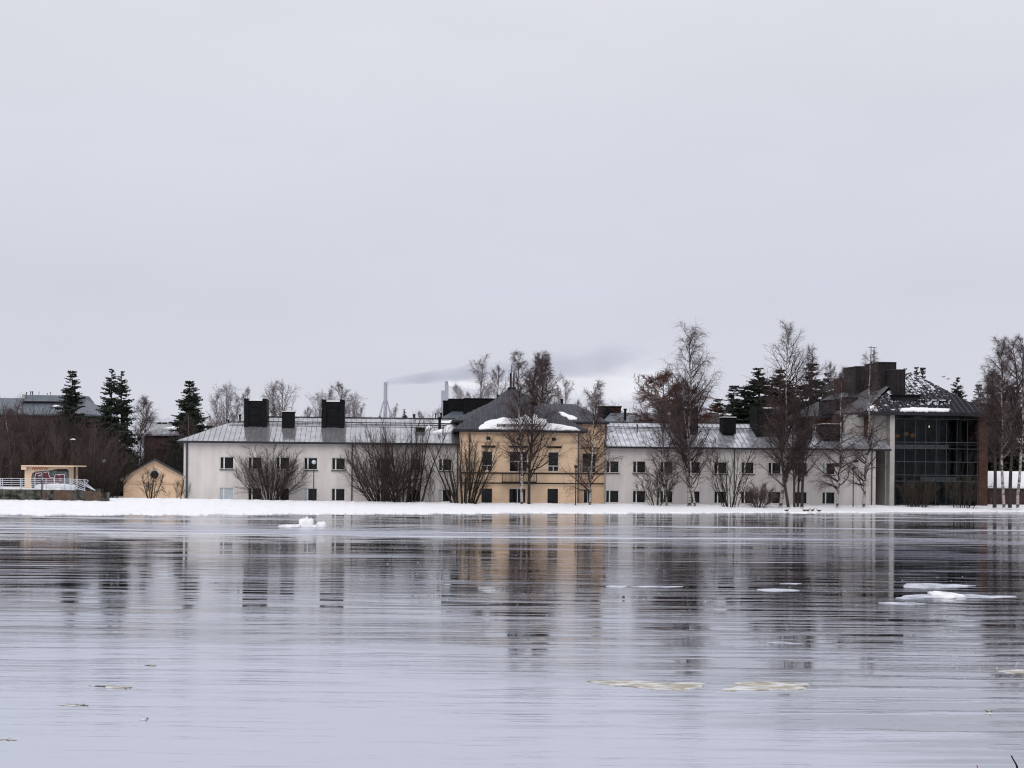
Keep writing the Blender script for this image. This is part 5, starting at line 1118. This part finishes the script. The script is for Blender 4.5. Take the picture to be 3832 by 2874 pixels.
def stroke(pts, wd, m, off, name):
    mb = MB()
    for (x0, y0), (x1, y1) in zip(pts[:-1], pts[1:]):
        (a, c), (d, e_) = gp(x0, y0), gp(x1, y1); v = Vector((d - a, 0, e_ - c)); ln_ = max(v.length, 1e-4); nn = Vector((-v.z, 0, v.x)) / ln_ * wd / 2; ex = v / ln_ * wd * .4
        q = [Vector((a, -off, c)) - ex + nn, Vector((a, -off, c)) - ex - nn, Vector((d, -off, e_)) + ex - nn, Vector((d, -off, e_)) + ex + nn]; mb.add(q + [p + Vector((0, .01, 0)) for p in q], [(0, 1, 2, 3), (0, 4, 5, 1), (1, 5, 6, 2), (2, 6, 7, 3), (3, 7, 4, 0)])
    return mb.build(name, M[m], pav)
flat([(330, 1165), (370, 1145), (450, 1140), (540, 1130), (640, 1128), (712, 1140), (712, 1318), (330, 1318), (322, 1230)], 'teal', .012, 'graffiti_background')
flat([(350, 1160), (435, 1150), (440, 1180), (395, 1192), (385, 1270), (360, 1275)], 'maroon', .018, 'graffiti_letter')
flat([(450, 1150), (500, 1145), (505, 1200), (560, 1195), (560, 1290), (445, 1295)], 'maroon', .018, 'graffiti_letter')
flat([(570, 1175), (668, 1172), (672, 1225), (668, 1290), (566, 1290)], 'maroon', .018, 'graffiti_letter')
stroke([(362, 1300), (362, 1200), (372, 1165), (430, 1158), (436, 1180), (398, 1190)], .055, 'white_paint', .024, 'graffiti_outline')
stroke([(440, 1215), (442, 1275), (400, 1280)], .045, 'white_paint', .024, 'graffiti_outline')
stroke([(452, 1160), (500, 1148), (512, 1205), (556, 1212), (562, 1275)], .045, 'white_paint', .024, 'graffiti_outline')
stroke([(566, 1290), (566, 1190), (580, 1175), (668, 1176), (672, 1235)], .055, 'white_paint', .024, 'graffiti_outline')
stroke([(612, 1228), (622, 1212), (636, 1220), (630, 1240), (614, 1236)], .03, 'white_paint', .024, 'graffiti_outline')
stroke([(600, 1192), (622, 1186)], .03, 'white_paint', .024, 'graffiti_outline')
stroke([(335, 1130), (350, 1100), (362, 1138), (372, 1104), (392, 1130), (398, 1100), (418, 1132), (425, 1104), (448, 1098), (440, 1130), (462, 1128), (470, 1100), (486, 1128), (498, 1104)], .035, 'red_paint', .024, 'graffiti_tag')
stroke([(332, 1112), (500, 1110)], .03, 'red_paint', .026, 'graffiti_tag')
flat([(545, 1128), (600, 1120), (700, 1120), (712, 1150), (660, 1142), (600, 1150)], 'band', .02, 'graffiti_letter')
# terrace
ter = thing('terrace', 'raised riverside terrace with stained concrete edge and rusty boards under the white railing', 'terrace', FT.w(0, 0))
zt = T(300, 1332)[1]; zbm = .35
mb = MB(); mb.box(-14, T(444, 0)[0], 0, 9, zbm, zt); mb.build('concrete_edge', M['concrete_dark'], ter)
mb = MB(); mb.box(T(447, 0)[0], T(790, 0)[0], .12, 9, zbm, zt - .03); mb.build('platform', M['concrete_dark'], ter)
mb = MB(); mb.box(-14, T(444, 0)[0] + .0, .15, 8.9, zt, zt + .07); mb.build('snow_layer', M['snow'], ter)
xs_ = [447, 486, 565, 642, 770, 872, 965, 1060, 1145]
for i in range(8):
    a, c = T(xs_[i], 0)[0] + .015, T(xs_[i + 1], 0)[0] - .015; zz = T(600, 1340 if i < 5 else 1340 + (i - 4) * 5)[1] + random.uniform(-.02, .02)
    mb = MB(); mb.box(a, c, -.04 + random.uniform(-.02, .02), .10, zbm, zz); mb.build('board', M['rust_board'] if i % 3 != 1 else M['concrete_dark'], ter)
snow_patch('snow_patch', [FT.w(T(x, 1330, bk)[0], bk, zt + .03) for x, bk in ((360, .3), (480, .2), (600, .2), (700, .2), (780, .25), (700, 1.6), (620, 1.9), (520, 1.8), (420, 1.3))], 'heap of snow on the terrace before the graffiti pavilion', .42)
rail = thing('white_railing', 'white metal railing with five bars along the terrace, sloping down at its right end', 'railing', FT.w(0, .1))
ys5 = [1220, 1241, 1262, 1283, 1305]
for y in ys5:
    z = T(300, y)[1]; mb = MB(); mb.rod((-14, 0, z), (T(738, 0)[0], 0, z), .026, 6)
    mb.rod((T(738, 0)[0], 0, z), (T(738 + 245 * .62, 0)[0], -.01, z - .0 if y == 1220 else T(300, min(1340, y + 65))[1]), .026, 6) if y != 1220 else mb.rod((T(738, 0)[0], 0, z), (T(895, 0)[0], 0, z - .08), .026, 6)
    mb.build('rail_bar', M['rail'], rail)
for k in range(4):
    x0, y0 = 745 + k * 38, 1232 + k * 3; mb = MB(); a, c = T(x0, y0), T(min(985, x0 + 235 - k * 30), 1342); mb.rod((a[0], -.06, a[1]), (c[0], -.06, c[1]), .024, 6); mb.build('ramp_bar', M['rail'], rail)
mb = MB(); a = T(885, 1232); V = [(a[0] + .22 * math.sin(q), 0, a[1] + .0 - .12 + .12 * math.cos(q)) for q in np.linspace(0, math.pi, 7)]
for p_, q_ in zip(V[:-1], V[1:]): mb.rod(p_, q_, .026, 6)
mb.build('rail_end', M['rail'], rail)
for x in (-60, 12, 32, 218, 234, 445, 483, 672, 735, 884):
    z = T(300, 1218)[1]; mb = MB(); mb.rod((T(x, 0)[0], .03, zt - .1 if x < 800 else zbm), (T(x, 0)[0], .03, z), .034, 6); mb.build('post', M['rail'], rail)
mb = MB(); u, _ = T(446, 0); mb.box(u - .04, u + .04, -.08, -.0, zbm, T(0, 1225)[1]); mb.build('drain_post', M['band'], ter)

# ------------------------------------------------------------------ lamps
def globe_lamp(label, px_, py_, Dd, r_=.22, style='globe', zg=.4):
    p = at(px_, py_, Dd); t = thing('street_lamp', label, 'street lamp', (p.x, p.y, zg)); h = p.z - zg
    mb = MB(); mb.rod((0, 0, 0), (0, 0, h - .15), .055, 8, .04); mb.build('pole', M['gutter'], t)
    if style == 'globe':
        mb = MB(); mb.lathe((0, 0, h), [(r_ * math.sin(a), -r_ * math.cos(a)) for a in np.linspace(.3, math.pi - .02, 9)], 14); mb.build('globe', M['globe'], t, smooth=True)
        mb = MB(); mb.rod((0, 0, h - .32), (0, 0, h - .16), .10, 8); mb.build('collar', M['gutter'], t)
    elif style == 'dish':
        mb = MB(); mb.lathe((0, 0, h), [(.06, -.14), (.30, -.06), (.33, .0), (.20, .06)], 14); mb.build('shade', M['gutter'], t)
        mb = MB(); mb.lathe((0, 0, h + .062), [(.28, -.04), (.26, .04), (.14, .10), (.03, .12)], 14); mb.build('snow_cap', M['snow'], t, smooth=True)
    else:
        mb = MB(); mb.lathe((0, 0, h), [(.09, -.22), (.17, -.02), (.20, .0), (.10, .08), (.02, .12)], 10); mb.build('shade', M['gutter'], t)
        if style == 'arm': mb = MB(); mb.box(-.05, .45, -.06, .06, h - .02, h + .08); mb.build('lamp_arm', M['gutter'], t)
globe_lamp('globe street lamp standing right of the rounded shrub', *r3(898, 1050), 137.5)
globe_lamp('slim street lamp with small dark shade by the ochre house downpipe', *r5(1197, 1172), 137.5, style='cone')
globe_lamp('street lamp with short arm between two birches near the end of the right wing', *r7(920, 1246), 140, style='arm')
globe_lamp('snow capped dish lamp above the graffiti pavilion in the thicket', *r1(755, 823), 142, style='dish')
globe_lamp('pale street lamp in the thicket left of the ochre hut', *r1(1075, 1040), 142, .2)

# twig nests in the crowns
for lab, (px_, py_), Dd, rr in (('bird nest in the crooked birch before the black dormer', r7(785, 1218), 140.4, .38), ('small bird nest beside the short armed lamp, near the end birch', r7(938, 1190), 140.6, .24), ('bird nest in the dark spreading tree over the pyramid roof', r5(825, 612), 138, .38)):
    p = at(px_, py_, Dd); mb = MB()
    for i in range(110):
        a, e_ = random.uniform(0, 6.28), random.uniform(-1.2, .5); c = Vector((math.cos(a) * math.cos(e_), math.sin(a) * math.cos(e_), math.sin(e_) * .7)) * rr * random.uniform(.5, .95)
        d_ = Vector((-math.sin(a), math.cos(a), random.uniform(-.5, .5))) * rr * random.uniform(.4, .8); mb.rod(c - d_, c + d_, .014, 3)
    o = mb.build('bird_nest', M['limb'], loc=p); tag(o, lab, 'nest')

# ------------------------------------------------------------------ ice chunks, floes, ducks, gulls, twig
def lump(name, label, px_, py_, wpx, hpx, seed, cat='ice', m='snow', squash=.7):
    p = on_z(px_, py_); r_ = np.random.default_rng(seed); sx = wpx / 2 / FPX * p.y; sz = hpx / FPX * p.y
    mb = MB(); nu, nv = 18, 8; V = []
    for j in range(nv):
        ph = j / (nv - 1) * math.pi / 2
        for i in range(nu):
            th = 2 * math.pi * i / nu; k = 1 + .16 * math.sin(3 * th + seed) + .10 * math.sin(5 * th + 2 * seed) + r_.normal(0, .07)
            V.append((sx * k * math.cos(th) * math.cos(ph) ** .6, sx * squash * k * math.sin(th) * math.cos(ph) ** .6, sz * math.sin(ph) ** .8 * (1 + r_.normal(0, .14)) - (.02 if j == 0 else 0)))
    Fs = [(j * nu + i, j * nu + (i + 1) % nu, (j + 1) * nu + (i + 1) % nu, (j + 1) * nu + i) for j in range(nv - 1) for i in range(nu)] + [tuple(range((nv - 1) * nu, nv * nu))]
    mb.add(V, Fs); o = mb.build(name, M[m], loc=(p.x, p.y, 0), smooth=True); return tag(o, label, cat)
lump('ice_chunk', 'biggest white snow covered ice chunk standing on the river ice, left half of picture', 1146, 1971, 58, 30, 3)
lump('ice_chunk', 'small double humped ice chunk right of the biggest chunk', 1204, 1971, 38, 17, 4)
lump('ice_chunk', 'low flat tail of crumbled ice left of the biggest chunk', 1090, 1972, 84, 8, 5)
lump('ice_chunk', 'knob of ice between the two white chunks', 1177, 1972, 20, 7, 6)
def zz3(x, y, k): return (k[0] + x * .6172, k[1] + y * .6172)
K1, K2, K3 = (0, 1850), (1280, 1850), (2552, 1850)
def floe(label, K, pts, th, m, name='ice_floe', jit=.07):
    P = [on_z(*zz3(x, y, K)) for x, y in pts]; c = sum(P, Vector()) / len(P); Q = []
    for i in range(len(P)):
        a, d = P[i], P[(i + 1) % len(P)]; sg = max(2, int((d - a).length / .3))
        for k in range(sg):
            q = a.lerp(d, k / sg); Q.append(q + Vector((random.uniform(-jit, jit), random.uniform(-jit, jit) * 1.2, 0)))
    n_ = len(Q); V = [(q.x, q.y, .002) for q in Q] + [tuple(c + (q - c) * .985 + Vector((0, 0, th * .5 * random.uniform(.5, 1)))) for q in Q] + [tuple(c + (q - c) * .6 + Vector((0, 0, th * .35 * random.uniform(.9, 1.1)))) for q in Q] + [(c.x, c.y, th * .36)]
    mb = MB(); mb.add(V, [(j * n_ + i, j * n_ + (i + 1) % n_, (j + 1) * n_ + (i + 1) % n_, (j + 1) * n_ + i) for j in range(2) for i in range(n_)] + [(2 * n_ + i, 2 * n_ + (i + 1) % n_, 3 * n_) for i in range(n_)])
    return tag(mb.build(name, M[m], smooth=True), label, 'ice')
floe('long flat white floe on dark ice, upper one of the right group', K3, [(1345, 556), (1370, 544), (1500, 543), (1600, 547), (1770, 553), (1700, 562), (1600, 566), (1450, 568), (1360, 565)], .06, 'white_ice')
lump('ice_floe', 'raised white snow heap in the middle of the right floe group', 2552 + 1595 * .6172, 1850 + 618 * .6172, 115, 13, 8, squash=1.6)
floe('wide thin white floe under the raised snow heap at right', K3, [(1290, 628), (1400, 612), (1500, 606), (1700, 606), (1850, 616), (2040, 620), (1900, 628), (1700, 628), (1500, 630), (1380, 636)], .05, 'white_ice')
floe('thin white floe lowest of the right group', K3, [(1205, 660), (1260, 656), (1400, 658), (1485, 666), (1400, 670), (1300, 668)], .04, 'white_ice')
floe('thin white floe left of centre in the dark right reflections', K3, [(445, 579), (520, 573), (600, 574), (715, 584), (640, 588), (520, 588)], .05, 'white_ice')
floe('small narrow white floe above the thin floe in the dark reflections', K3, [(595, 541), (640, 538), (720, 541), (680, 545)], .03, 'white_ice')
floe('pale thin floe below the dark right reflections', K3, [(525, 903), (560, 895), (640, 899), (740, 904), (680, 909), (570, 909)], .04, 'white_ice')
floe('left half of the big dirty beige ice patch in the foreground', K2, [(1455, 1132), (1520, 1128), (1600, 1134), (1760, 1130), (1900, 1140), (2074, 1146), (2160, 1142), (2200, 1150), (2160, 1166), (2170, 1180), (2060, 1192), (1940, 1188), (1840, 1178), (1760, 1166), (1650, 1158), (1560, 1148)], .035, 'dirty_ice')
floe('right half of the big dirty beige ice patch in the foreground', K3, [(225, 1192), (290, 1175), (290, 1155), (380, 1136), (520, 1134), (650, 1142), (780, 1153), (740, 1165), (740, 1184), (640, 1190), (520, 1184), (380, 1192)], .035, 'dirty_ice')
floe('dirty ice sliver at the right edge', K3, [(1925, 1075), (2000, 1062), (2090, 1064), (2090, 1086), (2000, 1088)], .03, 'dirty_ice')
floe('small round frosty spot at the lower right', K3, [(1843, 1320), (1860, 1308), (1880, 1312), (1882, 1330), (1860, 1336), (1846, 1332)], .03, 'dirty_ice')
floe('narrow beige ice scrap at the lower left', K1, [(355, 1280), (420, 1272), (515, 1272), (520, 1280), (460, 1286), (400, 1286)], .03, 'dirty_ice')
floe('beige ice scrap above the narrow one at the lower left', K1, [(550, 1162), (640, 1158), (700, 1165), (780, 1172), (775, 1182), (680, 1178), (640, 1168)], .03, 'dirty_ice')
floe('little pale crust at left, farther than the beige scraps', K1, [(875, 1038), (910, 1034), (950, 1038), (920, 1042)], .03, 'dirty_ice')
floe('tiny tilted ice flake in the lower left foreground', K1, [(858, 1366), (880, 1358), (908, 1362), (890, 1370)], .05, 'white_ice')
floe('thin pale crust at the left picture edge near the bottom', K1, [(-10, 1484), (40, 1482), (90, 1487), (40, 1492), (-10, 1491)], .02, 'dirty_ice')
floe('white strip of ice in the middle distance left of the dark right reflections', K2, [(1600, 560), (1650, 554), (1710, 554), (1730, 561), (1690, 566), (1640, 564)], .05, 'white_ice')
floe('long hair thin white strip right of the middle strip', K2, [(1740, 560), (1860, 556), (2060, 560), (1950, 564)], .04, 'white_ice')
# scattered crumbs
r_ = np.random.default_rng(5); V = []; Fs = []
def crumb(x, y, s):
    b0 = len(V); k = 5; hh = s * r_.uniform(.3, .8)
    for i in range(k): a = 2 * math.pi * i / k; V.append((x + s * math.cos(a) * r_.uniform(.6, 1.2), y + s * math.sin(a) * r_.uniform(.6, 1.2), .001))
    V.append((x + r_.normal(0, s * .2), y, hh)); Fs.extend([(b0 + i, b0 + (i + 1) % k, b0 + k) for i in range(k)])
for _ in range(450):
    K = [(1700, 2050, 900, 240), (2500, 2180, 900, 120), (3300, 2150, 500, 120), (300, 2650, 500, 200), (2200, 2000, 1600, 300), (3650, 2450, 250, 80)][r_.integers(0, 6)]
    qx, qy = r_.normal(K[0], K[2] * .45), r_.normal(K[1] + 40, K[3] * .35)
    if qy < 1960 or qy > 2860: continue
    p = on_z(qx, qy); crumb(p.x, p.y, r_.uniform(.006, .018) * (p.y / 30) ** .8)
mb = MB(); mb.add(V, Fs); tag(mb.build('ice_crumbs', M['white_ice']), 'white crumbs of ice scattered over the frozen river', 'ice', kind='stuff')

def duck(label, px_, py_, flip):
    p = on_z(px_, py_ + 2.5, .12); mb = MB(); sec = [(-.26, .16, .012, .012), (-.20, .14, .045, .035), (-.10, .12, .085, .075), (.02, .11, .095, .09), (.12, .13, .075, .075), (.17, .18, .038, .04), (.185, .24, .032, .034), (.20, .285, .045, .042), (.225, .29, .038, .035), (.25, .28, .014, .012), (.29, .275, .008, .006)]
    k = 8; V = []
    for x, z, wy, wz in sec:
        for i in range(k): a = 2 * math.pi * i / k; V.append((x * flip, wy * math.cos(a), z + wz * math.sin(a)))
    mb.add(V, [(j * k + i, j * k + (i + 1) % k, (j + 1) * k + (i + 1) % k, (j + 1) * k + i) for j in range(len(sec) - 1) for i in range(k)] + [tuple(range(k)), tuple(range((len(sec) - 1) * k, len(sec) * k))])
    t = thing('duck', label, 'duck', (p.x, p.y, .085), random.uniform(-.3, .3), 'ducks on the snow edge'); mb.build('body', M['duck'], t, smooth=True)
    l_ = MB(); l_.rod((0, .03, 0), (0, .03, .06), .007, 4); l_.build('leg', M['red_pipe'], t); l_ = MB(); l_.rod((0, -.03, 0), (0, -.03, .06), .007, 4); l_.build('leg', M['red_pipe'], t)
for (x, y), lab, fl in (((403, 1578), 'duck standing apart, leftmost of the five on the snow edge', 1), ((540, 1577), 'duck second from left on the snow edge', -1), ((566, 1577), 'middle duck of the five on the snow edge', 1), ((602, 1576), 'duck second from right on the snow edge', 1), ((652, 1580), 'rightmost duck on the snow edge', -1)):
    duck(lab, *r7(x, y), fl)
for (x, y), lab in (((733, 465), 'upper left of two gulls flying right of the glass building roof'), ((770, 483), 'lower right of two gulls flying right of the glass building roof')):
    p = at(*r8(x, y), 170); t = thing('gull', lab, 'bird', p, .3, 'two gulls in the sky')
    mb = MB(); mb.lathe((0, 0, 0), [(.01, -.2), (.05, -.1), (.06, .02), (.04, .12), (.01, .2)], 8); o = mb.build('body', M['gull'], t, smooth=True); o.rotation_euler = (0, R(80), 0)
    for s_ in (-1, 1):
        mb = MB(); mb.slab([(-.04, 0, .02), (.06, 0, .02), (.04, s_ * .3, .12), (-.03, s_ * .3, .12)] if s_ > 0 else [(.06, 0, .02), (-.04, 0, .02), (-.03, -.3, .12), (.04, -.3, .12)], .012)
        mb.slab([(-.03, s_ * .3, .12), (.04, s_ * .3, .12), (-.08, s_ * .62, .04)] if s_ > 0 else [(.04, -.3, .12), (-.03, -.3, .12), (-.08, -.62, .04)], .012); mb.build('wing', M['gull'], t)
# near-bank twig tips poking into the frame
def twig(label, pts, rad, m, name='twig'):
    P = [Vector((ray(*p).x * D_, D_, H + ray(*p).z * D_)) for p, D_ in pts]; t = thing(name, label, 'twig', P[-1]); mb = MB()
    for i, (a, c) in enumerate(zip(P[:-1], P[1:])): mb.rod(a - P[-1], c - P[-1], rad[i], 7, rad[i + 1])
    mb.build('stem', M[m], t)
    s_ = MB(); s_.lathe(tuple(P[0] - P[-1] - Vector((0, 0, .006))), [(rad[0] * .8, 0), (rad[0] * 1.4, .005), (rad[0] * .7, .012)], 7); s_.build('bud', M[m], t)
twig('dark bare twig tip slanting into the bottom right corner', [((3786, 2831), 8.0), ((3792, 2842), 8.0), ((3800, 2856), 8.02), ((3806, 2868), 8.03), ((3806, 2920), 8.05), ((3815, 3400), 8.1), ((3820, 5000), 8.2)], [.0035, .004, .0045, .006, .006, .008, .012], 'black')
twig('thin reddish stem tip at the bottom edge, left of the dark twig', [((3656, 2866), 8.2), ((3659, 2874), 8.2), ((3657, 2900), 8.2), ((3665, 5000), 8.3)], [.0025, .003, .0035, .008], 'red_paint')
# near bank ground that the stems grow from
b = MB(); b.add([(-60, -60, 1.6), (60, -60, 1.6), (60, 5.5, 1.0), (-60, 5.5, 1.0), (60, 9.0, -.1), (-60, 9.0, -.1)], [(0, 1, 2, 3), (3, 2, 4, 5)])
tag(b.build('near_bank', M['snow']), kind='structure')
